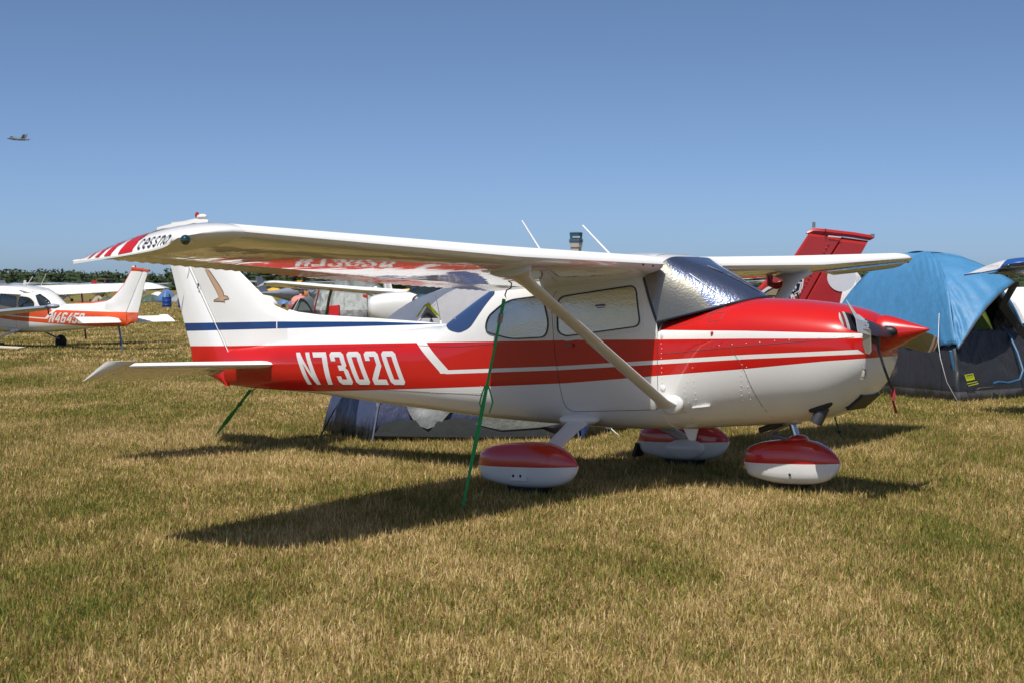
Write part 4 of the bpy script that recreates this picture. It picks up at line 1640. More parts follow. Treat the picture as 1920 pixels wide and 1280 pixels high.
L0 = -.056
em = flat_poly('bird_head_emblem', [(1418, 553), (1436, 540), (1452, 532), (1463, 527), (1464, 532), (1490, 523), (1507.5, 523), (1505, 540), (1500, 552), (1489, 557), (1494, 566), (1500, 575), (1440, 575), (1428, 565)], L0, M['letter'], finR)
flat_poly('emblem_black', [(1424, 555), (1441, 543), (1464, 533), (1484, 526), (1504.5, 525), (1502, 540), (1496, 550), (1486, 554), (1487, 562), (1493, 568), (1497, 575), (1445, 575), (1431, 563)], L0 - .003, M['ink'], em)
flat_poly('emblem_khaki', [(1431, 553), (1446, 544), (1461, 538), (1455, 554)], L0 - .006, M['khaki'], em)
flat_poly('emblem_khaki', [(1433, 557), (1454, 557), (1449, 566), (1444, 566)], L0 - .006, M['khaki'], em)
flat_poly('emblem_white', [(1426, 559), (1430, 559), (1441, 566), (1436, 566)], L0 - .006, M['letter'], em)
flat_poly('emblem_eye', arc(1488, 540, 5.6, 7.0, 0, 340, 12), L0 - .006, M['letter'], em)
flat_poly('emblem_pupil', arc(1488, 540, 2.6, 3.0, 0, 340, 12), L0 - .009, M['ink'], em)
flat_poly('emblem_line', [(1490, 531), (1503, 529), (1503, 531), (1500, 546), (1489, 552), (1489, 550.5), (1498, 545), (1501, 531.5), (1490, 533)], L0 - .006, M['letter'], em)
flat_poly('emblem_jaw', [(1482, 553), (1487, 551), (1488, 556), (1485, 559), (1486, 566), (1483.5, 566)], L0 - .006, M['letter'], em)
flat_poly('white_disc', arc(1578, 520, 27, 27, 0, 350, 32), -.052, M['letter'], rudR)

# ------------------------------------------------------------------ tents
def tent(name, P, H, m, label, cat='tent', p=2.4, q=.62, nm=16, na=48, hem=0.0, shell='fly', wr=.012, group=None):
    """dome tent over corner points P[0..3]; pyramid-like dome with ridges on the diagonals"""
    P = [Vector((a[0], a[1], 0)) for a in P]
    c = sum(P, Vector()) / 4
    r = empty(name, c)
    if label:
        tag(r, label, cat, group)
    return r, [q_ - c for q_ in P]


def dome_pt(P, H, m_, ang, p=2.4, q=.62, wr=.0):
    """ang in [0,4): along the square border, m_ 0 (apex) .. 1 (edge)"""
    k = int(ang) % 4
    f = ang - int(ang)
    e = P[k].lerp(P[(k + 1) % 4], f)
    v = e * m_
    z = H * max(0.0, 1 - m_ ** p) ** q
    # panels between the poles are pulled slightly inwards
    sag = math.sin(PI * f) * .06 * math.sin(PI * min(1, m_))
    v = v * (1 - sag)
    if wr:
        # folds that fan out from the corners
        d = min(f, 1 - f)
        fan = math.atan2(d + .02, (1.02 - m_) + .02)
        z += wr * math.sin(fan * 46 + 3 * noise.noise(Vector((f * 3, m_ * 3, k)))) * (.4 + m_) * math.exp(-((1 - m_) + d) * 2.2)
        z += wr * 1.0 * noise.noise(Vector((v.x * 3, v.y * 3, k * 7)))
    return Vector((v.x, v.y, z))


def dome_shell(name, P, H, m0, hemf, m, parent, p=2.4, q=.62, wr=.012, na=96, nm=22, sides=(0, 1, 2, 3), off=0.0):
    """hemf(side, f) -> m value where the shell stops"""
    V, Fc = [], []
    per = na // 4
    for s in sides:
        b0 = len(V)
        for i in range(per + 1):
            f = i / per
            hm = hemf(s, f)
            for j in range(nm + 1):
                mm = m0 + (hm - m0) * j / nm
                pnt = dome_pt(P, H, mm, s + min(f, .99999), p, q, wr)
                if off:
                    pnt = pnt * (1 + off)
                V.append(pnt)
        for i in range(per):
            for j in range(nm):
                a = b0 + i * (nm + 1) + j
                Fc.append((a, a + nm + 1, a + nm + 2, a + 1))
    o = mesh_obj(name, V, Fc, m, parent, True)
    bm = bmesh.new()
    bm.from_mesh(o.data)
    bmesh.ops.remove_doubles(bm, verts=bm.verts[:], dist=.0005)
    bmesh.ops.recalc_face_normals(bm, faces=bm.faces[:])
    bm.to_mesh(o.data)
    bm.free()
    o.data.polygons.foreach_set('use_smooth', [True] * len(o.data.polygons))
    sm_ = o.modifiers.new('thickness', 'SOLIDIFY')
    sm_.thickness = .006
    return o


# slate blue and grey dome tent right behind the aircraft
M['slate'] = fabric('slate_tent_fabric', [(.13, (.035, .04, .045)), (9, (.05, .062, .125))], rough=.42, fold=.10, fscale=2.6, stretch=(1, 1, .5))
M['greyfly'] = fabric('grey_tent_fabric', [(9, (.30, .30, .32))], rough=.6, fold=.02, fscale=1.5)
M['slate2'] = fabric('slate_strip_fabric', [(9, (.13, .15, .20))], rough=.55, fold=.02)
M['silver'] = fabric('silver_panel_fabric', [(9, (.22, .23, .24))], rough=.45, fold=.05, fscale=3)
M['darkgreen'] = fabric('dark_green_fabric', [(9, (.018, .024, .026))], rough=.7, fold=.02)
M['greygreen'] = fabric('grey_green_fabric', [(9, (.12, .13, .12))], rough=.6, fold=.05, fscale=4)
a0, a1 = gp(604, 834), gp(1092, 838)
dv = (a1 - a0)
nv_ = Vector((-dv.y, dv.x, 0)).normalized()
PT = [gp(692, 843), a1, Vector((1.6, 19.5, 0)), Vector((-2.12, 18.5, 0))]
t1, P1 = tent('tent', PT, 1.6, None, 'slate blue dome tent with grey fly, directly behind the tail of N73020')
HT = 1.62
dome_shell('tent_body', P1, HT, 0, lambda s, f: 1.0, M['slate'], t1, p=2.0, q=.66, wr=.03, na=128, nm=30)
dome_shell('fly', P1, HT, 0, lambda s, f: .70 - .06 * math.sin(PI * f), M['greyfly'], t1, p=2.0, q=.66, wr=.012, off=.018, sides=(0, 1, 2))
dome_shell('fly_side', P1, HT, 0, lambda s, f: .70 - .06 * math.sin(PI * f), M['slate2'], t1, p=2.0, q=.66, wr=.012, off=.018, sides=(3,))
for f0 in (0.02, .98):
    tube('pole', [dome_pt(P1, HT, mm, 0 + f0, 2.0, .66) * 1.01 for mm in [i / 20 for i in range(1, 21)]], .010, M['slate2'], t1, n=6)


def on_front(f, mm, P_, H_, k=0, off=.012, p=2.0, q=.66):
    v = dome_pt(P_, H_, mm, k + min(max(f, .001), .999), p, q)
    e = (P_[k].lerp(P_[(k + 1) % 4], .5)).normalized()
    return v + e * off + Vector((0, 0, off * .3))


def face_poly(name, fm_pts, P_, H_, m, parent, k=0, off=.04, p=2.0, q=.66, wr=0.0):
    """polygon in (fraction along the side, m) coordinates, fan filled"""
    cx_ = sum(a for a, _ in fm_pts) / len(fm_pts)
    cy_ = sum(b_ for _, b_ in fm_pts) / len(fm_pts)
    V = []
    R = 7
    for j in range(R + 1):
        t = j / R
        for a, b_ in fm_pts:
            q_ = on_front(cx_ + (a - cx_) * t, cy_ + (b_ - cy_) * t, P_, H_, k, off, p, q)
            if wr:
                q_ += Vector((0, -1, 0)) * wr * noise.noise(q_ * 7)
            V.append(q_)
    n = len(fm_pts)
    Fc = []
    for j in range(R):
        for i in range(n):
            a = j * n + i
            b_ = j * n + (i + 1) % n
            if j == 0:
                Fc.append((a, b_ + n, a + n))
            else:
                Fc.append((a, b_, b_ + n, a + n))
    return mesh_obj(name, V, Fc, m, parent, True)


face_poly('silver_panel', [(.27 + .135 * math.cos(a), .905 + .085 * math.sin(a)) for a in [2 * PI * i / 24 for i in range(24)]], P1, HT, M['silver'], t1, wr=.05)
face_poly('base_flap', [(.50, .985), (.52, .968), (.66, .972), (.80, .976), (.92, .984), (.80, .990), (.62, .993)], P1, HT, M['greygreen'], t1, wr=.006)
face_poly('dark_base', [(.02, .997), (.05, .982), (.15, .975), (.30, .980), (.42, .972), (.55, .980), (.8, .990), (.9, .999), (.5, .999)], P1, HT, M['darkgreen'], t1, off=.03)
# yellow trimmed vent
vt = empty('vent_position')
bpy.data.objects.remove(vt)
e1 = px(786, 606, 17.15) - Vector(t1.location)
V = [px(x, y, 17.0) - Vector(t1.location) for x, y in ((782, 606), (811, 581), (822, 607), (803, 583), (828, 609), (835, 609))]
mesh_obj('vent_shade', [px(x, y, 17.35) - Vector(t1.location) for x, y in ((788, 612), (801, 589), (822, 612), (806, 600))] + [px(806, 600, 17.6) - Vector(t1.location)], [(0, 1, 4), (1, 2, 4), (2, 0, 4), (0, 2, 1)], M['seam'], t1)
mesh_obj('vent_trim', [px(x, y, d_) - Vector(t1.location) for x, y, d_ in ((780, 610, 17.3), (795, 588, 17.3), (805, 582, 17.25), (808, 589, 17.3), (822, 604, 17.3), (826, 610, 17.3), (818, 607, 17.32), (801, 590, 17.32), (796, 591, 17.32), (784, 610, 17.32))], [(0, 1, 8, 9), (1, 2, 7, 8), (2, 3, 7), (3, 4, 6, 7), (4, 5, 6)], M['yellow'], t1)
tube('seam_tape', [on_front(f_, .86, P1, HT, 0, .02) for f_ in (.12, .2, .28)], .006, M['rope_black'], t1, n=5)
cord('loose_cord', [gp(1553, 783), gp(1568, 785) + Vector((0, 0, .05)), gp(1592, 787)], .009, M['yellow'], 'short yellow cord lying in the grass behind the nose wheel')
cord('guy_line', [px(640, 742, 18.4), gp(592, 834)], .008, M['rope_black'], 'black guy line pegged out left of the slate blue tent')
cord('guy_line', [px(1132, 790, 18.5), gp(1182, 836)], .006, M['rope_white'], 'pale guy line pegged out right of the slate blue tent, behind the main wheels')
# small dark green tent porch at the right
g0, g1 = gp(1085, 835), gp(1182, 822)
gv = g1 - g0
gn = Vector((-gv.y, gv.x, 0)).normalized()
t2, P2 = tent('tent_porch', [g0 + nv_ * .3, g1, g1 + gn * 1.6, g0 + gn * 1.6], .6, None, 'low dark green tent porch with grey skirt beside the slate blue tent', 'tent')
dome_shell('porch_cloth', P2, .55, 0, lambda s, f: 1.0, M['darkgreen'], t2, wr=.03)
face_poly('skirt', [(.2, .99), (.4, .95), (.7, .97), (.6, .998)], P2, .55, M['greygreen'], t2, p=2.4, q=.62, off=.02)
# blue side flap
mesh_obj('side_flap', [px(1087, 760, 17.6) - Vector(t1.location), px(1128, 775, 17.9) - Vector(t1.location), px(1108, 800, 18.0) - Vector(t1.location), px(1100, 836, 17.9) - Vector(t1.location), px(1090, 838, 17.4) - Vector(t1.location)], [(0, 1, 2, 3, 4)], fabric('navy_fabric', [(9, (.015, .04, .14))], fold=.05, stretch=(6, 1, .5)), t1)

t1.location.z = .085
t2.location.z = .10
# big blue dome tent on the right
M['bluefly'] = fabric('blue_tent_fabric', [(9, (.07, .26, .50))], rough=.55, fold=.06, fscale=1.8, stretch=(1, 1, .55), trans=.18)
M['tentblack'] = fabric('black_tent_fabric', [(.17, (.10, .10, .11)), (9, (.022, .024, .03))], rough=.5, fold=.05, fscale=3, stretch=(1.4, 1.4, .4))
M['tentgreen'] = fabric('olive_green_tent_fabric', [(9, (.10, .15, .012))], rough=.7, fold=.03)
c0 = gp(1797, 764)
c1 = Vector((7.85, 24.55, 0))
c3 = Vector((4.86, 26.4, 0))
PB = [c3, c0, c1, c1 + c3 - c0]
t3, P3 = tent('tent', PB, 2.1, None, 'large bright blue dome tent with black walls, open door and yellow logo, beyond the nose')
HB = 2.12
BP, BQ = 2.25, .66


def m_of_z(z):
    return (1 - (z / HB) ** (1 / BQ)) ** (1 / BP)


dome_shell('fly', P3, HB, 0, lambda s, f: (m_of_z(.86 - .10 * f) if s == 0 else (m_of_z(1.72) if s == 1 else m_of_z(.8))), M['bluefly'], t3, p=BP, q=BQ, wr=.05, na=160, nm=30, off=.03)
dome_shell('wall', P3, HB, .55, lambda s, f: 1.0, M['tentblack'], t3, p=BP, q=BQ, wr=.045, na=128, sides=(0, 2, 3))
dome_shell('door_wall', P3, HB, m_of_z(1.02), lambda s, f: 1.0, M['tentblack'], t3, p=BP, q=BQ, wr=.03, na=128, sides=(1,))
# awning over the open door
hemp = [px(1796, 661, 23.36), px(1812, 638, 23.40), px(1830, 610, 23.45), px(1850, 583, 23.6), px(1874, 558, 23.8), px(1903, 535, 24.2)]
V, Fc = [], []
NU, NV = 30, 14
for i in range(NU + 1):
    u = i / NU
    mm = m_of_z(.76) + (.20 - m_of_z(.76)) * u ** .9
    A_ = dome_pt(P3, HB, mm, 1.001, BP, BQ, .0) * 1.03
    k_ = min(4, int(u * 5))
    B_ = hemp[k_].lerp(hemp[k_ + 1], u * 5 - k_) - Vector(t3.location)
    for j in range(NV + 1):
        v_ = j / NV
        q = A_.lerp(B_, v_)
        q.z += .10 * math.sin(PI * v_) * u
        q += Vector((0, -1, .3)) * (.035 * math.sin(u * 40 + v_ * 3) * math.exp(-u * 3) * math.sin(PI * v_) + .02 * noise.noise(Vector((u * 9, v_ * 4, 2))))
        V.append(q)
for i in range(NU):
    for j in range(NV):
        a = i * (NV + 1) + j
        Fc.append((a, a + 1, a + NV + 2, a + NV + 1))
aw = mesh_obj('awning', V, Fc, M['bluefly'], t3, True)
aw.modifiers.new('s', 'SOLIDIFY').thickness = .006
tube('awning_edge', [h_ - Vector(t3.location) for h_ in hemp], .012, M['seam'], t3, n=6)
inn = [v * .72 for v in P3]
dome_shell('inner_wall', inn, HB * .93, .3, lambda s, f: m_of_z(.55), M['tentgreen'], t3, p=BP, q=BQ, wr=.02, na=64, sides=(1, 2, 3))
dp = lambda x, y, D: px(x, y, D) - Vector(t3.location)
# black door frame strips and blue webbing
M['shaded_blue_cloth'] = fabric('shaded_blue_door_cloth', [(9, (.02, .09, .20))], fold=.01)  # blue of the door tie darkened in the colour for shade
strip('door_strip', [dp(1905, 534, 24.3), dp(1880, 580, 24.4), dp(1925, 640, 24.6)], .12, .01, M['tentblack'], t3, side=Vector((1, 0, .4)))
tube('pole_sleeve', [dp(1782, 664, 23.35), dp(1789, 700, 23.4), dp(1795, 738, 23.5), dp(1800, 762, 23.6)], .022, M['bluefly'], t3, n=8)
sphere('clip', dp(1797, 735, 23.42), (.035, .03, .035), M['bluefly'], t3)
tube('blue_door_tie', [dp(1862, 725, 23.7), dp(1872, 722, 23.75), dp(1890, 724, 23.9), dp(1912, 718, 24.0), dp(1918, 700, 24.1), dp(1908, 668, 24.2), dp(1895, 640, 24.4), dp(1880, 620, 24.6)], .020, M['shaded_blue_cloth'], t3, n=8)
lg = empty('pos')
bpy.data.objects.remove(lg)


def wall_pt(x, y, off=.03):
    """pixel onto the right-hand wall plane"""
    a, b_ = P3[1], P3[2]
    nrm = Vector((-(b_ - a).y, (b_ - a).x, 0)).normalized()
    if nrm.y > 0:
        nrm = -nrm
    org = Vector(t3.location) + a + nrm * off
    d = px(x, y, 1.0) - Vector((0, 0, CAM_H))
    t = (org - Vector((0, 0, CAM_H))).dot(nrm) / d.dot(nrm)
    return Vector((0, 0, CAM_H)) + d * t - Vector(t3.location)


def wall_poly(name, loops, m, off=.03):
    allp = [q_ for l in loops for q_ in l]
    tr = tessellate_polygon([[Vector((x, -y, 0)) for x, y in l] for l in loops])
    return mesh_obj(name, [wall_pt(x, y, off) for x, y in allp], [tuple(t) for t in tr], m, t3)


wall_poly('logo', [[(1808.5, 708.5), (1824.5, 705.5), (1828, 717), (1812.5, 720.5)], list(reversed([(1810.3, 709.8), (1823.6, 707.2), (1826.2, 716), (1813.8, 718.8)]))], M['yellow'])
wall_poly('logo_lantern', [[(1811, 714), (1825, 711), (1826, 716), (1813.5, 718.9)]], M['yellow'], .028)
for i, (x_, w_) in enumerate(((1811.2, 1.6), (1813.8, 1.5), (1816.0, 1.1), (1818.0, 1.7), (1820.3, 1.3), (1822.3, 1.0))):
    yy = 711.2 - i * .38
    wall_poly('logo_letter', [[(x_, yy), (x_ + w_, yy - .25), (x_ + w_ + .5, yy + 2.2), (x_ + .5, yy + 2.4)]], M['yellow'], .033)
wall_poly('logo_line', [[(1813, 724.3), (1832.5, 720.3), (1832.8, 721.6), (1813.4, 725.8)]], M['yellow'])
wall_poly('logo_line', [[(1815.5, 728.6), (1834.5, 723.6), (1835, 725.2), (1815.9, 729.9)]], M['yellow'])
cord('guy_line', [px(1761, 588, 23.9), px(1759, 640, 23.2), px(1763, 670, 23.1), px(1775, 715, 23.1), gp(1802, 764)], .0045, M['rope_white'], 'white cord hanging down the corner of the big blue tent')
# ground cloth at its base
strip('ground_skirt', [dp(1866, 742, 23.9), dp(1835, 745, 23.6), dp(1802, 760, 23.45)], .20, .01, M['greygreen'], t3, side=Vector((0, -.4, 1)))

t3.location.z = .05
# white wrinkled cover at the right edge
wc = empty('aircraft_cover', (px(1920, 600, 28).x + .7, 28.6, 0))
tag(wc, 'white wrinkled fabric aircraft cover at the right edge behind the blue tent', 'cover')
M['whitecloth'] = fabric('white_cover_cloth', [(9, (.72, .71, .70))], rough=.7, fold=.06, fscale=3)
rr = []
for s_, w_, h_ in ((-1.05, .5, 1.62), (-.95, .6, 1.68), (0, .75, 1.70), (1.0, .8, 1.75), (2.2, .8, 1.8)):
    rr.append([Vector((s_ + (1.66 - h_ * math.sin(a)) * .25 * (s_ < -.5) , w_ * math.cos(a) * 1.2, .35 + (h_ - .35) * math.sin(a) ** .6 + .03 * noise.noise(Vector((s_, a * 3, 1))))) for a in [PI * i / 16 for i in range(17)]])
loft('cloth', rr, M['whitecloth'], wc)
box('dark_mark', (-.75, -.72, 1.03), (.12, .02, .10), M['ink'], wc)
loft('support', [[Vector((x, y, z)) for x, y in ((-.6, -.4), (.6, -.4), (.6, .4), (-.6, .4))] for z in (0, .6)], M['strap_dark'], wc)

# grey tent with vestibule in the middle distance
M['greentent'] = fabric('grey_green_tent_fabric', [(.95, (.03, .03, .035)), (9, (.13, .155, .155))], rough=.5, fold=.07, fscale=2.2, stretch=(1, 1, .5))
g0, g1 = px(575, 640, 54), px(742, 640, 54)
ctr = (g0 + g1) / 2
w2 = (g1.x - g0.x) / 2
t4, P4 = tent('tent', [(g0.x, 53.2, 0), (g1.x, 53.2, 0), (g1.x, 56.2, 0), (g0.x, 56.2, 0)], 2.0, None, 'grey-green family tent with creased fly seen between tail fin and white nose')
dome_shell('fly', P4, 2.0, 0, lambda s, f: 1.0, M['greentent'], t4, p=2.2, q=.5, wr=.10, na=128, nm=30)
loft('vestibule', [[Vector((x, y, z_ * math.sin(PI * i / 14) ** .8)) for i, x in enumerate([(-w2 - .55) + 1.2 * k / 14 for k in range(15)])] for y, z_ in ((-2.4, 1.30), (-1.6, 1.36), (-.5, 1.4))], M['greentent'], t4)
tube('vestibule_pole', [Vector(((-w2 - .55) + 1.2 * i / 14, -2.42, 1.32 * math.sin(PI * i / 14) ** .8)) for i in range(15)], .022, M['rope_black'], t4)
tube('door_pole', [Vector((-w2 - .30, -2.5, .75)), Vector((-w2 + .02, -2.45, 1.36))], .012, M['letter'], t4)
strip('pale_seam', [px(704, 538, 52.9) - Vector(t4.location), px(706, 562, 52.6) - Vector(t4.location)], .10, .01, M['letter'], t4)
for (x0, y0, x1, y1, dd, nm, lab) in ((614, 572, 638, 592, 50.5, 'camp_chair', 'red camp chair back standing in front of the grey-green tent'),
                                      (680, 549, 689, 557, 51.5, 'signal_flag', 'small red flag beside the pale seam of the grey-green tent'),
                                      (741, 546, 754, 554, 60, 'supply_box', 'small red box behind the white rounded cowling')):
    a, b_ = px(x0, y0, dd), px(x1, y1, dd)
    r_ = empty(nm, ((a.x + b_.x) / 2, dd, 0))
    tag(r_, lab, nm.split('_')[-1])
    w_, h_ = b_.x - a.x, a.z - b_.z
    zc_ = (a.z + b_.z) / 2
    if nm == 'camp_chair':
        V = [(-w_ * .40, 0, zc_ - h_ / 2), (w_ * .5, 0, zc_ - h_ / 2), (w_ * .40, .05, zc_ + h_ / 2), (0, .07, zc_ + h_ / 2 - .02), (-w_ * .5, .05, zc_ + h_ / 2 - .03)]
        bk_ = mesh_obj('backrest', V, [(0, 1, 2, 3, 4)], M['red'], r_)
        bk_.modifiers.new('s', 'SOLIDIFY').thickness = .02
        box('seat', (0, -.2, .42), (w_, .4, .03), M['red'], r_)
        for sx in (-1, 1):
            for sy in (-.38, 0):
                tube('leg', [(sx * w_ * .45, sy, 0), (sx * w_ * .45, sy, zc_ + (h_ * .45 if sy == 0 else -.2))], .012, M['black'], r_)
    elif nm == 'signal_flag':
        tube('pole', [(w_ / 2, 0, 0), (w_ / 2, 0, zc_ + h_ / 2 + .05)], .01, M['black'], r_)
        fl = mesh_obj('flag_cloth', [(-w_ / 2 + w_ * i / 6, .02 * math.sin(i * 1.8), zc_ + s_ * h_ / 2 - .01 * i % 2) for s_ in (-1, 1) for i in range(7)], [(i, i + 1, i + 8, i + 7) for i in range(6)], M['red'], r_, True)
    else:
        box('case', (0, 0, zc_ - .1), (w_, .35, h_ + .2), M['red'], r_, bev=.02)
        box('lid', (0, 0, zc_ + h_ / 2 + .01), (w_ + .03, .38, .03), M['dark_red'], r_, bev=.01)
        box('stand', (0, 0, (zc_ - h_ / 2 - .2) / 2), (w_ * .9, .3, zc_ - h_ / 2 - .2), M['grey_metal'], r_)


# ------------------------------------------------------------------ people
def skin_figure(name, joints, bones, parent, m, sub=2):
    me = bpy.data.meshes.new(name)
    ks = list(joints)
    me.from_pydata([joints[k][0] for k in ks], [(ks.index(a), ks.index(b)) for a, b in bones], [])
    o = bpy.data.objects.new(name, me)
    C.objects.link(o)
    o.parent = parent
    me.materials.append(m)
    md = o.modifiers.new('skin', 'SKIN')
    md.use_smooth_shade = True
    for i, k in enumerate(ks):
        r = joints[k][1]
        me.skin_vertices[0].data[i].radius = (r, r)
    me.skin_vertices[0].data[0].use_root = True
    s2 = o.modifiers.new('sub', 'SUBSURF')
    s2.levels = s2.render_levels = sub
    return o


def person(loc, rz, label, shirt, shorts, bend, reach, h=1.7, group=None, legs_bare=True):
    """bend: forward lean of the torso in radians"""
    r = empty('person', loc, rz)
    tag(r, label, 'person', group)
    k = h / 1.72
    hip = Vector((0, 0, .92 * k))
    d = Vector((math.sin(bend), 0, math.cos(bend)))
    chest = hip + d * .34 * k
    neck = hip + d * .52 * k
    head = neck + (d + Vector((.25, 0, .1))).normalized() * .16 * k
    J = {'hip': (hip, .12 * k), 'chest': (chest, .135 * k), 'neck': (neck, .055 * k), 'head': (head, .085 * k), 'crown': (head + d * .07, .07 * k)}
    B = [('hip', 'chest'), ('chest', 'neck'), ('neck', 'head'), ('head', 'crown')]
    for s, t in ((-1, 'l'), (1, 'r')):
        J['th' + t] = (hip + Vector((.0, s * .10, -.05)) * k, .085 * k)
        J['kn' + t] = (Vector((.03, s * .12, .48)) * k, .055 * k)
        J['an' + t] = (Vector((-.02, s * .12, .09)) * k, .04 * k)
        J['to' + t] = (Vector((.14, s * .13, .035)) * k, .035 * k)
        B += [('hip', 'th' + t), ('th' + t, 'kn' + t), ('kn' + t, 'an' + t), ('an' + t, 'to' + t)]
        sh = neck - d * .06 * k + Vector((0, s * .18, 0)) * k
        el = sh + Vector((math.sin(reach) * .28, s * .04, -math.cos(reach) * .28)) * k
        ha = el + Vector((math.sin(reach + .5) * .26, 0, -math.cos(reach + .5) * .26)) * k
        J['sh' + t] = (sh, .055 * k)
        J['el' + t] = (el, .04 * k)
        J['ha' + t] = (ha, .032 * k)
        B += [('chest', 'sh' + t), ('sh' + t, 'el' + t), ('el' + t, 'ha' + t)]
    skin_figure('body', J, B, r, M['skin'])
    js = {a: (J[a][0], J[a][1] * 1.5) for a in ('hip', 'chest', 'shl', 'shr')}
    for t in 'lr':
        js['e' + t] = (J['sh' + t][0].lerp(J['el' + t][0], .6), .055 * k)
    skin_figure('shirt', js, [('hip', 'chest'), ('chest', 'shl'), ('chest', 'shr'), ('shl', 'el'), ('shr', 'er')], r, shirt)
    jp = {'hip': (hip - Vector((0, 0, .02)), .145 * k)}
    for t in 'lr':
        jp['t' + t] = (J['th' + t][0], .105 * k)
        jp['k' + t] = (J['th' + t][0].lerp(J['kn' + t][0], .75), .085 * k)
    skin_figure('shorts', jp, [('hip', 'tl'), ('hip', 'tr'), ('tl', 'kl'), ('tr', 'kr')], r, shorts)
    sphere('hair', head + Vector((-.02, 0, .035)) * k, (.095 * k, .09 * k, .085 * k), M['hair'], r)
    return r


pp = px(551, 600, 64)
person((pp.x, 64, 0), math.radians(62), 'person in a pink shirt bending towards the porch of the grey-green tent', M['pink'], M['shorts'], .85, .9, 1.82)
pp = px(573, 600, 118)
person((pp.x, 118, 0), math.radians(-80), 'person in an orange shirt standing far off between tail fin and grey-green tent', simple('orange_cloth', (.5, .2, .08), .8), M['shorts'], .1, .2, 1.7)

# ------------------------------------------------------------------ grey tail plane entering at the left edge
gt = empty('light_aircraft')
DG = 40.0
gt.location = (px(-260, 600, DG).x, DG, 0)
tag(gt, 'grey aircraft tail surface with pod-like tip and hanging hook, in front at the left edge', 'light aircraft')
q_ = lambda x, y, D=DG: px(x, y, D) - Vector(gt.location)
loft('stabilizer', [[q_(x, y - 5 * k_) + Vector((0, .25, 0)), q_(x, y - 6 * k_) - Vector((0, .10, 0)), q_(x, y - 1 * k_) - Vector((0, .36, 0)), q_(x, y + 6 * k_) - Vector((0, .1, 0)), q_(x, y + 6 * k_) + Vector((0, .25, 0))] for x, y, k_ in ((-260, 603, 1.3), (0, 586, 1.0), (90, 577, .7))], M['grey_paint'], gt)
sphere('tip_pod', q_(100, 574.5), (.16, .12, .062), M['grey_paint'], gt)
tube('hook', [q_(90, 578), q_(91, 588), q_(92, 591), q_(96, 589)], .016, M['black'], gt)
rr = []
for s_, r_ in ((-3.5, .55), (-2, .42), (0, .22), (.6, .06)):
    rr.append([Vector((-.1 + r_ * math.cos(2 * PI * k / 16), s_ * -1, 1.0 + r_ * math.sin(2 * PI * k / 16))) for k in range(16)])
loft('fuselage', rr, M['grey_paint'], gt)
loft('fin', [[Vector((-.13, y0, z)), Vector((-.07, y0, z)), Vector((-.07, y1, z)), Vector((-.13, y1, z))] for z, y0, y1 in ((1.1, .7, -.5), (1.9, .2, -.6))], M['grey_paint'], gt)
tube('tail_leg', [Vector((-.1, 0, .9)), Vector((-.1, -.2, .12))], .03, M['grey_metal'], gt)
loft('wheel', [[Vector((-.1 + yy, -.2 + .12 * math.cos(a), .12 + .12 * math.sin(a))) for a in [2 * PI * i / 16 for i in range(16)]] for yy in (-.03, .03)], M['rubber'], gt)
for sg in (-1, 1):
    tube('gear_leg', [Vector((-.1, 3.2, .9)), Vector((-.1 + sg * 1.0, 3.2, .25))], .04, M['grey_metal'], gt)
    loft('wheel', [[Vector((-.1 + sg * 1.05 + yy, 3.2 + .25 * math.cos(a), .25 + .25 * math.sin(a))) for a in [2 * PI * i / 20 for i in range(20)]] for yy in (-.06, .06)], M['rubber'], gt)

# pale board lying in the grass at the left edge
pb = gp(8, 653)
bd = box('board', (0, 0, .04), (1.0, .7, .03), simple('pale_board', (.62, .56, .42), .7, var=.1), None, rot=Matrix.Rotation(.05, 3, 'Y'))
bd.location = pb
tag(bd, 'pale flat board lying on the grass at the left edge', 'board')

# barrels
for i, (x, y, D, lab) in enumerate(((313, 579, 130.7, 'bright blue plastic barrel standing alone on the far grass'), (343, 580, 127, 'blue barrel half hidden behind the rudder'))):
    g = gp(x, y)
    r_ = empty('barrel', g)
    tag(r_, lab, 'barrel', 'blue barrels on the far grass')
    prof = [(.0, .36), (.05, .37), (.28, .365), (.30, .38), (.32, .365), (.56, .365), (.58, .38), (.60, .365), (.84, .37), (.88, .36)]
    loft('drum', [[Vector((rr_ * math.cos(2 * PI * k / 24), rr_ * math.sin(2 * PI * k / 24), z_)) for k in range(24)] for z_, rr_ in prof], M['blue_plastic'], r_)
    loft('rim', [[Vector((rr_ * math.cos(2 * PI * k / 24), rr_ * math.sin(2 * PI * k / 24), z_)) for k in range(24)] for z_, rr_ in ((.87, .30), (.87, .385), (.90, .385), (.90, .30))], M['blue_plastic'], r_, cap0=False, cap1=False)

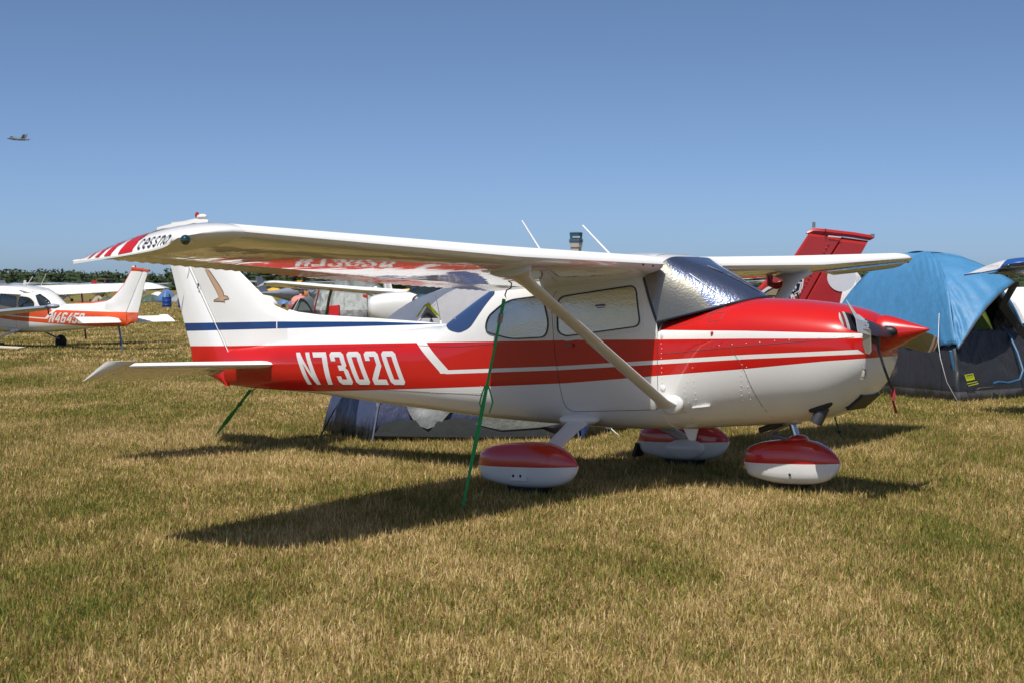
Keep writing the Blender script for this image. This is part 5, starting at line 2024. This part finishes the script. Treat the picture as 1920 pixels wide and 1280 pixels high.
# ------------------------------------------------------------------ far rows: simple aircraft and tents
def far_plane(x, D, rz, body, trim, label, high=True, s=1.0):
    r = empty('parked_aircraft', (px(x, 560, D).x, D, 0), rz)
    tag(r, label, 'light aircraft', 'aircraft parked in the far rows')
    rr = []
    for s_, r_, zc_ in ((2.6, .12, 1.1), (2.4, .38, 1.1), (1.4, .5, 1.1), (.2, .56, 1.15), (-1.2, .45, 1.15), (-3, .25, 1.2), (-4.8, .08, 1.25)):
        rr.append([Vector((s_, r_ * math.cos(2 * PI * k / 14), zc_ + r_ * (1.1 if abs(s_) < 1.3 else .9) * math.sin(2 * PI * k / 14))) * s for k in range(14)])
    loft('fuselage', rr, body, r)
    loft('canopy', [[Vector((s_, w_ * math.cos(PI * k / 8), 1.4 + h_ * math.sin(PI * k / 8))) * s for k in range(9)] for s_, w_, h_ in ((1.2, .3, .1), (.7, .42, .5), (-.5, .42, .5), (-1.3, .3, .15))], M['dark_glass'], r)
    z0 = 1.98 if high else .75
    for sg in (-1, 1):
        loft('wing', [[Vector((.8 - u * 1.5 * k_, sg * y_, z0 + (y_ * (.03 if high else .09)) + t_)) * s for u, t_ in ((0, 0), (.2, .09), (.6, .07), (1, 0), (.6, -.04), (.2, -.05))] for y_, k_ in ((.0 if high else .3, 1), (3.0, 1), (5.3, .7))], body, r)
        loft('stabilizer', [[Vector((-4.1 - u * .8, sg * y_, 1.25 + t_)) * s for u, t_ in ((0, 0), (.3, .03), (1, 0), (.3, -.03))] for y_ in (.05, 1.6)], body, r)
        tube('gear_leg', [Vector((0, sg * .4, .9)) * s, Vector((0, sg * 1.2, .2)) * s], .04, M['grey_metal'], r)
        loft('wheel', [[Vector((.2 * math.cos(a), sg * 1.22 + yy, .2 + .2 * math.sin(a))) * s for a in [2 * PI * i / 14 for i in range(14)]] for yy in (-.06, .06)], M['rubber'], r)
        if high:
            tube('wing_strut', [Vector((.4, sg * .5, .8)) * s, Vector((.3, sg * 2.5, 2.0)) * s], .04, body, r)
    loft('wheel', [[Vector((1.9 + .17 * math.cos(a), yy, .17 + .17 * math.sin(a))) * s for a in [2 * PI * i / 14 for i in range(14)]] for yy in (-.05, .05)], M['rubber'], r)
    tube('nose_leg', [Vector((1.9, 0, .17)) * s, Vector((1.8, 0, .8)) * s], .03, M['grey_metal'], r)
    loft('fin', [[Vector((x0, -.04, z)) * s, Vector((x0, .04, z)) * s, Vector((x1, .03, z)) * s, Vector((x1, -.03, z)) * s] for z, x0, x1 in ((1.25, -3.6, -4.9), (1.6, -4.0, -5.0), (2.5, -4.6, -5.3))], trim, r)
    return r


def far_tent(x, D, w, h, m, label, rot=.3, cat='tent', dz=0.0):
    r = empty('tent', (px(x, 560, D).x, D, dz), rot)
    tag(r, label, cat, 'tents in the far rows')
    P_ = [Vector((-w / 2, -w / 2, 0)), Vector((w / 2, -w / 2, 0)), Vector((w / 2, w / 2, 0)), Vector((-w / 2, w / 2, 0))]
    o = dome_shell('fly', P_, h, 0, lambda s, f: 1.0, m, r, p=1.6, q=.75, wr=.05, na=32, nm=8)
    a = P_[0].lerp(P_[1], .35)
    mesh_obj('door', [a * 1.01, P_[0].lerp(P_[1], .65) * 1.01, Vector((.0, -w * .36, h * .66)), Vector((-.1, -w * .36, h * .66))], [(0, 1, 2, 3)], M['seam'], r)
    return r


fw, fc = M['white'], {}
for nm, c_ in (('blue', (.03, .10, .30)), ('grey', (.22, .24, .25)), ('green', (.05, .10, .07)), ('white', (.65, .65, .66)), ('tan', (.35, .28, .18)), ('sky', (.09, .18, .38)), ('red', (.35, .03, .03))):
    fc[nm] = fabric('far_' + nm + '_cloth', [(9, c_)], fold=.05)
far_tent(313, 178, 1.7, 1.5, fc['sky'], 'light blue canopy tent below the left wing tip of the orange-banded aircraft', .7)
far_tent(336, 176, 2.2, 1.0, fc['grey'], 'pale grey tent beside the light blue canopy', .2)
far_tent(284, 182, 2.6, .9, fc['green'], 'dark green tent between rudder and light blue canopy', .4)
far_tent(296, 186, 2.6, 1.2, fc['white'], 'low pale tent beside the dark green tent', .4)
far_tent(184, 176, 1.4, .8, fc['tan'], 'tan tent left of the orange-edged fin', .4)
far_tent(205, 176, 2.6, .7, fc['green'], 'low green tent just left of the orange-edged fin', .2)
far_plane(70, 200, .9, M['grey_paint'], M['grey_paint'], 'grey aircraft with slanting tail above the orange-banded cabin, leftmost of the far rows')
far_plane(120, 190, 2.6, fw, M['dark_red'], 'white aircraft with red fin in front of the trees at the left')
far_plane(190, 185, 1.9, M['grey_paint'], M['dark_red'], 'small grey and red aircraft in front of the trees left of the fin')
far_plane(20, 195, 2.2, fw, fw, 'white aircraft far off by the left edge')
far_plane(250, 215, 1.2, fw, M['navy'], 'white aircraft with navy fin far behind the orange-edged fin')
far_plane(497, 200, 2.7, M['yellow_paint'], M['yellow_paint'], 'yellow aircraft in the gap right of the white fin', high=False)
far_plane(556, 128, 1.1, M['grey_paint'], M['grey_paint'], 'blue-grey aircraft in the gap above the pink shirt', high=True)
far_plane(790, 150, 2.9, M['yellow_paint'], M['yellow_paint'], 'yellow aircraft far behind the white rounded cowling', high=False)
far_plane(1395, 105, .35, fw, M['dark_red'], 'white aircraft far off between windshield and red fin', high=True)
far_plane(1640, 110, .5, fw, M['navy'], 'white and navy aircraft far off behind the blue tent', high=True)
far_tent(496, 150, 2.2, 1.2, fc['white'], 'pale pinkish tent beside the yellow aircraft', .3)
far_tent(546, 150, 2.4, 1.0, fc['sky'], 'pale blue tent below the blue-grey aircraft', .3)
far_tent(1400, 88, 4.2, 1.75, fc['white'], 'white peaked tent just right of the windshield', .78)
far_tent(1416, 96, 2.8, 1.2, fc['green'], 'dark green tent beside the white peaked tent', .3)
far_tent(1600, 45, 1.0, 2.15, fc['white'], 'white peaked tent tip between red rudder and blue tent', .78)
far_tent(1660, 60, 5.0, 2.2, fc['grey'], 'large grey tent behind the top of the blue tent', .1)

# ------------------------------------------------------------------ control tower
TD = 760.0
tw = empty('control_tower', (px(1080, 540, TD).x, TD, 0))
tag(tw, 'airport control tower with blue glass cab far behind the wing', 'control tower')
zz = lambda y: px(1080, y, TD).z


def octo(name, rings, m, parent):
    return loft(name, [[Vector((r_ * math.cos(2 * PI * (k + .5) / 8), r_ * math.sin(2 * PI * (k + .5) / 8), z_)) for k in range(8)] for z_, r_ in rings], m, parent, smooth=False)


octo('shaft', [(0, 2.6), (zz(464), 2.6)], M['concrete'], tw)
octo('flare', [(zz(464), 3.0), (zz(456), 3.1), (zz(455), 3.1)], M['concrete'], tw)
octo('balcony', [(zz(455), 3.3), (zz(452), 3.4), (zz(449), 3.35)], M['tower_band'], tw)
cab = octo('cab', [(zz(449), 2.75), (zz(438), 3.05)], M['tower_glass'], tw)
octo('roof', [(zz(438), 3.15), (zz(436.5), 3.15), (zz(436), 2.2)], M['tower_band'], tw)
for k in range(8):
    a = 2 * PI * (k + .5) / 8
    tube('mullion', [(2.78 * math.cos(a), 2.78 * math.sin(a), zz(449)), (3.08 * math.cos(a), 3.08 * math.sin(a), zz(438))], .09, M['tower_band'], cab, n=4)
for i in range(6):
    box('sign_letter', (-1.45 + i * .58, -2.78, zz(445.2)), (.34, .08, .75), M['letter'], cab)
for dx in (-1.2, 0, .4):
    tube('roof_aerial', [(dx, 0, zz(436)), (dx, 0, zz(432.5))], .05, M['concrete'], tw, n=4)
box('window_panel', (.9, -2.5, zz(459)), (.9, .3, 1.2), M['tower_band'], tw)
box('white_panel', (-.4, -2.55, zz(459)), (.6, .3, 1.7), M['letter'], tw)

# ------------------------------------------------------------------ jet in the sky
jt = empty('fighter_jet', px(34, 261, 1180))
jt.rotation_euler = (math.radians(-8), math.radians(-4), math.radians(180 - 12))
tag(jt, 'grey twin-tailed fighter jet flying left in the blue sky', 'jet')
rr = []
for s_, w_, h_, z_ in ((8.6, .1, .1, -.1), (7.5, .5, .5, -.05), (5.0, .9, .9, .1), (3.0, 1.1, 1.2, .1), (0, 1.5, 1.1, 0), (-4, 1.5, 1.0, 0), (-7, 1.1, .7, 0), (-8.2, .8, .5, 0)):
    rr.append([Vector((s_, w_ * math.cos(2 * PI * k / 16), z_ + h_ * math.sin(2 * PI * k / 16))) for k in range(16)])
loft('fuselage', rr, M['jet'], jt)
sphere('canopy', (4.6, 0, .95), (1.8, .5, .6), M['dark_glass'], jt)
for sg in (-1, 1):
    loft('wing', [[Vector((x, sg * y_, .1 + t_)) for x, t_ in ((x0, 0), ((x0 + x1) / 2, .12), (x1, 0), ((x0 + x1) / 2, -.12))] for y_, x0, x1 in ((1.2, 2.6, -3.0), (5.8, -1.2, -3.3))], M['jet'], jt)
    loft('tail_fin', [[Vector((x0, sg * y_ - .06, z)), Vector((x0, sg * y_ + .06, z)), Vector((x1, sg * y_ + .06, z)), Vector((x1, sg * y_ - .06, z))] for z, y_, x0, x1 in ((.6, 1.2, -2.6, -5.6), (3.6, 2.1, -5.0, -6.4))], M['jet'], jt)
    loft('tailplane', [[Vector((x, sg * y_, t_)) for x, t_ in ((x0, 0), ((x0 + x1) / 2, .08), (x1, 0), ((x0 + x1) / 2, -.08))] for y_, x0, x1 in ((1.0, -5.6, -8.4), (3.4, -8.0, -9.4))], M['jet'], jt)

# ------------------------------------------------------------------ ground and grass
def ground_mat():
    m, nt, b = new_mat('dry_grass_ground')
    b.inputs['Roughness'].default_value = 0.95
    b.inputs['Specular IOR Level'].default_value = 0.1
    geo = nt.nodes.new('ShaderNodeNewGeometry')
    def nz(scale, det=4.0, sc=(1, 1, 1)):
        mp = nt.nodes.new('ShaderNodeMapping')
        mp.inputs['Scale'].default_value = sc
        nt.links.new(geo.outputs['Position'], mp.inputs[0])
        n = N(nt, 'ShaderNodeTexNoise', Scale=scale, Detail=det)
        nt.links.new(mp.outputs[0], n.inputs['Vector'])
        return n.outputs[0]
    def ramp(s, a, b_):
        mr = nt.nodes.new('ShaderNodeMapRange')
        mr.inputs[1].default_value, mr.inputs[2].default_value = a, b_
        nt.links.new(s, mr.inputs[0])
        return mr.outputs[0]
    big = ramp(nz(.09, 3, (1, .45, 1)), .40, .62)
    mid = ramp(nz(.8, 4), .35, .65)
    fine = ramp(nz(22, 5, (1, .7, 1)), .3, .7)
    c1 = mix_col(nt, fine, (.11, .075, .03), (.32, .235, .095))
    c2 = mix_col(nt, fine, (.075, .075, .018), (.22, .20, .055))
    c = mix_col(nt, math_n(nt, 'MULTIPLY', mid, .6), c1, c2)
    c = mix_col(nt, math_n(nt, 'MULTIPLY', big, .75), c, c2)
    nt.links.new(c, b.inputs['Base Color'])
    bp = nt.nodes.new('ShaderNodeBump')
    bp.inputs['Strength'].default_value = 1.0
    bp.inputs['Distance'].default_value = .05
    nt.links.new(nz(9, 8), bp.inputs['Height'])
    nt.links.new(bp.outputs[0], b.inputs['Normal'])
    return m


def gz(x, y):
    """gentle dip of the field towards the left and the distance"""
    d = max(0.0, min(1.0, (y - 36) / 14))
    l = max(0.0, min(1.0, (-x - 3.5) / 5))
    back = 1 - max(0.0, min(1.0, (y - 75) / 40))
    return .058 - .21 * (3 * d * d - 2 * d ** 3) * (3 * l * l - 2 * l ** 3) * back


ysr = [-60, -20, 0, 5, 10, 15, 20, 25, 30, 34, 37, 40, 43, 46, 50, 55, 60, 65, 70, 75, 82, 90, 100, 110, 120, 150, 200, 300, 500, 900, 2000, 5000]
xsr = [-4000, -1500, -600, -300, -150, -80, -50, -40, -30, -25, -20, -16, -13, -11, -9.5, -8.5, -7.5, -6.5, -5.5, -4.5, -3.5, -2, 0, 3, 8, 20, 50, 100, 300, 1000, 4000]
V = [(x, y, gz(x, y)) for y in ysr for x in xsr]
nx = len(xsr)
Fc = [(j * nx + i, j * nx + i + 1, (j + 1) * nx + i + 1, (j + 1) * nx + i) for j in range(len(ysr) - 1) for i in range(nx - 1)]
gm = ground_mat()
tag(mesh_obj('ground', V, Fc, gm, None, True), None, None, kind='structure')


def blade_mat():
    m, nt, b = new_mat('grass_blades')
    b.inputs['Roughness'].default_value = 0.55
    b.inputs['Specular IOR Level'].default_value = 0.35
    at = nt.nodes.new('ShaderNodeAttribute')
    at.attribute_name = 'tint'
    oi = nt.nodes.new('ShaderNodeObjectInfo')
    geo = nt.nodes.new('ShaderNodeNewGeometry')
    n1 = N(nt, 'ShaderNodeTexNoise', Scale=.5, Detail=4.0)
    mp = nt.nodes.new('ShaderNodeMapping')
    mp.inputs['Scale'].default_value = (1, .6, .01)
    nt.links.new(geo.outputs['Position'], mp.inputs[0])
    nt.links.new(mp.outputs[0], n1.inputs['Vector'])
    mr = nt.nodes.new('ShaderNodeMapRange')
    mr.inputs[1].default_value, mr.inputs[2].default_value = .36, .64
    mr.inputs[3].default_value, mr.inputs[4].default_value = -.24, .34
    nt.links.new(n1.outputs[0], mr.inputs[0])
    v = math_n(nt, 'ADD', at.outputs['Fac'], mr.outputs[0])
    v = math_n(nt, 'ADD', v, math_n(nt, 'MULTIPLY', math_n(nt, 'SUBTRACT', oi.outputs['Random'], .5), .30))
    n3 = N(nt, 'ShaderNodeTexNoise', Scale=2.6, Detail=3.0)
    nt.links.new(mp.outputs[0], n3.inputs['Vector'])
    v = math_n(nt, 'ADD', v, math_n(nt, 'MULTIPLY', math_n(nt, 'SUBTRACT', n3.outputs[0], .51), .95))
    cr = nt.nodes.new('ShaderNodeValToRGB')
    cr.color_ramp.elements[0].position = 0
    cr.color_ramp.elements[0].color = (.70, .54, .27, 1)
    cr.color_ramp.elements[1].position = 1
    cr.color_ramp.elements[1].color = (.125, .15, .024, 1)
    for p_, c_ in ((.25, (.58, .40, .165, 1)), (.42, (.27, .135, .07, 1)), (.56, (.42, .34, .085, 1)), (.75, (.26, .25, .045, 1))):
        e = cr.color_ramp.elements.new(p_)
        e.color = c_
    nt.links.new(v, cr.inputs[0])
    nt.links.new(cr.outputs[0], b.inputs['Base Color'])
    tr = nt.nodes.new('ShaderNodeBsdfTranslucent')
    nt.links.new(cr.outputs[0], tr.inputs[0])
    mx = nt.nodes.new('ShaderNodeMixShader')
    mx.inputs[0].default_value = .22
    nt.links.new(b.outputs[0], mx.inputs[1])
    nt.links.new(tr.outputs[0], mx.inputs[2])
    nt.links.new(mx.outputs[0], nt.nodes['Material Output'].inputs[0])
    return m


BM_ = blade_mat()


def tuft(name, nb, rad, hmin, hmax, wd, seed):
    r = random.Random(seed)
    V, Fc, T = [], [], []
    for _ in range(nb):
        a, d = r.uniform(0, 2 * PI), rad * math.sqrt(r.random())
        bx, by = d * math.cos(a), d * math.sin(a)
        h = r.uniform(hmin, hmax) * (1.35 if r.random() < .06 else 1)
        la = r.uniform(0, 2 * PI)
        lean = r.uniform(.2, 1.6) if r.random() < .45 else r.uniform(1.6, 6)
        fa = r.uniform(0, PI)
        w = wd * r.uniform(.6, 1.3)
        dx, dy = math.cos(la), math.sin(la)
        sx, sy = math.cos(fa) * w / 2, math.sin(fa) * w / 2
        s = len(V)
        t = r.random()
        hh = h / math.sqrt(1 + lean * lean * .5)
        for k, ww in ((0, 1), (.5, .85), (1, 0)):
            px_, py_ = bx + dx * lean * hh * .5 * k ** 1.6, by + dy * lean * hh * .5 * k ** 1.6
            z = hh * (k - .18 * k * k * min(lean, 2))
            if ww:
                V += [(px_ - sx * ww, py_ - sy * ww, z), (px_ + sx * ww, py_ + sy * ww, z)]
                T += [t, t]
            else:
                V.append((px_, py_, z))
                T.append(t)
        Fc += [(s, s + 1, s + 3, s + 2), (s + 2, s + 3, s + 4)]
    me = bpy.data.meshes.new(name)
    me.from_pydata(V, [], Fc)
    at = me.attributes.new('tint', 'FLOAT', 'POINT')
    at.data.foreach_set('value', T)
    me.materials.append(BM_)
    return bpy.data.objects.new(name, me)


def grass_patch(name, quad, dens, tufts, smin, smax, seed):
    """one grass object over the ground sheet: geometry nodes spread tufts over it"""
    nxq, nyq = 24, 24
    V = []
    for j in range(nyq + 1):
        for i in range(nxq + 1):
            u, v = i / nxq, j / nyq
            a = Vector(quad[0]).lerp(Vector(quad[1]), u)
            b_ = Vector(quad[3]).lerp(Vector(quad[2]), u)
            p_ = a.lerp(b_, v)
            V.append((p_.x, p_.y, gz(p_.x, p_.y) + .002))
    Fc = [(j * (nxq + 1) + i, j * (nxq + 1) + i + 1, (j + 1) * (nxq + 1) + i + 1, (j + 1) * (nxq + 1) + i) for j in range(nyq) for i in range(nxq)]
    o = mesh_obj(name, V, Fc, gm)
    ng = bpy.data.node_groups.new(name, 'GeometryNodeTree')
    ng.interface.new_socket('Geometry', in_out='INPUT', socket_type='NodeSocketGeometry')
    ng.interface.new_socket('Geometry', in_out='OUTPUT', socket_type='NodeSocketGeometry')
    nd = ng.nodes
    gi, go = nd.new('NodeGroupInput'), nd.new('NodeGroupOutput')
    dp_ = nd.new('GeometryNodeDistributePointsOnFaces')
    dp_.inputs['Density'].default_value = dens
    dp_.inputs['Seed'].default_value = seed
    ip = nd.new('GeometryNodeInstanceOnPoints')
    gi2 = nd.new('GeometryNodeGeometryToInstance')
    for t in tufts:
        oi = nd.new('GeometryNodeObjectInfo')
        oi.inputs['Object'].default_value = t
        oi.inputs['As Instance'].default_value = True
        ng.links.new(oi.outputs['Geometry'], gi2.inputs[0])
    ng.links.new(gi.outputs[0], dp_.inputs['Mesh'])
    ng.links.new(dp_.outputs['Points'], ip.inputs['Points'])
    ng.links.new(gi2.outputs[0], ip.inputs['Instance'])
    ip.inputs['Pick Instance'].default_value = True
    rv = nd.new('FunctionNodeRandomValue')
    rv.data_type = 'FLOAT_VECTOR'
    rv.inputs[0].default_value = (-.08, -.08, 0)
    rv.inputs[1].default_value = (.08, .08, 2 * PI)
    ng.links.new(rv.outputs[0], ip.inputs['Rotation'])
    r2_ = nd.new('FunctionNodeRandomValue')
    r2_.data_type = 'FLOAT'
    r2_.inputs[2].default_value = smin
    r2_.inputs[3].default_value = smax
    r2_.inputs['Seed'].default_value = 5
    ng.links.new(r2_.outputs[1], ip.inputs['Scale'])
    jn = nd.new('GeometryNodeJoinGeometry')
    ng.links.new(ip.outputs[0], jn.inputs[0])
    ng.links.new(jn.outputs[0], go.inputs[0])
    md = o.modifiers.new('grass', 'NODES')
    md.node_group = ng
    tag(o, None, None, kind='stuff')
    return o


near_t = [tuft('tuft_n%d' % i, 58, .10, .022, .080, .0050, 10 + i) for i in range(7)]
far_t = [tuft('tuft_f%d' % i, 46, .20, .03, .085, .009, 40 + i) for i in range(5)]
vfar_t = [tuft('tuft_v%d' % i, 40, .42, .05, .10, .022, 70 + i) for i in range(4)]


def band(y0, y1, k=.36, ex=.6):
    return [(-k * y0 - ex, y0, 0), (k * y0 + ex, y0, 0), (k * y1 + ex, y1, 0), (-k * y1 - ex, y1, 0)]


grass_patch('grass', band(5.6, 12.0), 290, near_t, .75, 1.25, 1)
grass_patch('grass', band(12.0, 20.0), 200, near_t, .8, 1.35, 2)
tall_t = [tuft('tuft_g%d' % i, 26, .05, .07, .15, .005, 120 + i) for i in range(4)]
grass_patch('grass', band(5.6, 24.0), 3.0, tall_t, .6, 1.1, 8)
grass_patch('grass', band(20.0, 36.0), 75, far_t, .8, 1.25, 3)
grass_patch('grass', band(36.0, 72.0), 22, vfar_t, .8, 1.2, 4)
xfar_t = [tuft('tuft_x%d' % i, 40, .9, .06, .11, .05, 90 + i) for i in range(4)]
grass_patch('grass', band(72.0, 170.0, .34), 3.2, xfar_t, .8, 1.2, 5)
for i, o in enumerate(o for o in bpy.data.objects if o.name.startswith('grass')):
    o['label'] = ('short dry brown and green grass of the field')

# ------------------------------------------------------------------ distant wood
def tree_mat():
    m, nt, b = new_mat('distant_foliage')
    b.inputs['Roughness'].default_value = .9
    b.inputs['Specular IOR Level'].default_value = .1
    geo = nt.nodes.new('ShaderNodeNewGeometry')
    n1 = N(nt, 'ShaderNodeTexNoise', Scale=.12, Detail=5.0)
    nt.links.new(geo.outputs['Position'], n1.inputs['Vector'])
    c = mix_col(nt, n1.outputs[0], (.022, .038, .020), (.07, .092, .05))
    nt.links.new(c, b.inputs['Base Color'])
    return m


tm = tree_mat()
V, Fc = [], []
r = random.Random(3)
x = -700.0
while x < 900:
    D = 900 + r.uniform(-40, 70)
    Ht = 10.9 + 1.6 * noise.noise(Vector((x * .012, 3, 1))) + r.uniform(-.7, .8)
    if abs(x + 205) < 22:
        Ht *= .9
    if r.random() < .06:
        Ht *= 1.12
    rad = r.uniform(4.5, 7.5)
    # core mass
    for k in range(3):
        cz = Ht * (.25 + .22 * k)
        s = len(V)
        rr_ = rad * (1.0 - .18 * k)
        for j in range(4):
            for i in range(8):
                th, ph = 2 * PI * i / 8, PI * (j + .5) / 4
                q = rr_ * (1 + r.uniform(-.2, .2))
                V.append((x + q * math.cos(th) * math.sin(ph), D + q * math.sin(th) * math.sin(ph), cz + q * .5 * math.cos(ph)))
        for j in range(3):
            for i in range(8):
                a = s + j * 8 + i
                b_ = s + j * 8 + (i + 1) % 8
                Fc.append((a, b_, b_ + 8, a + 8))
    for _ in range(110):
        th = r.uniform(0, 2 * PI)
        zz_ = r.random()
        rr_ = rad * (1.08 - .55 * zz_ ** 2) * r.uniform(.6, 1.08)
        c_ = Vector((x + rr_ * math.cos(th), D + rr_ * math.sin(th), Ht * (.08 + .95 * zz_) - .15 * rr_ * zz_))
        sz = r.uniform(.4, .85)
        u = Vector((r.uniform(-1, 1), r.uniform(-1, 1), r.uniform(-1, 1))).normalized()
        w_ = u.cross(Vector((r.uniform(-1, 1), r.uniform(-1, 1), r.uniform(-1, 1)))).normalized()
        s = len(V)
        V += [tuple(c_ + u * sz), tuple(c_ + w_ * sz * .8), tuple(c_ - u * sz), tuple(c_ - w_ * sz * .8)]
        Fc.append((s, s + 1, s + 2, s + 3))
    x += r.uniform(1.7, 3.6)
wood = mesh_obj('distant_wood', V, Fc, tm)
tag(wood, 'line of dark green trees on the horizon', None, kind='stuff')

# remove helper empties accidentally left without children or labels
for o in list(bpy.data.objects):
    if o.type == 'EMPTY' and not o.children and not o.parent:
        bpy.data.objects.remove(o)
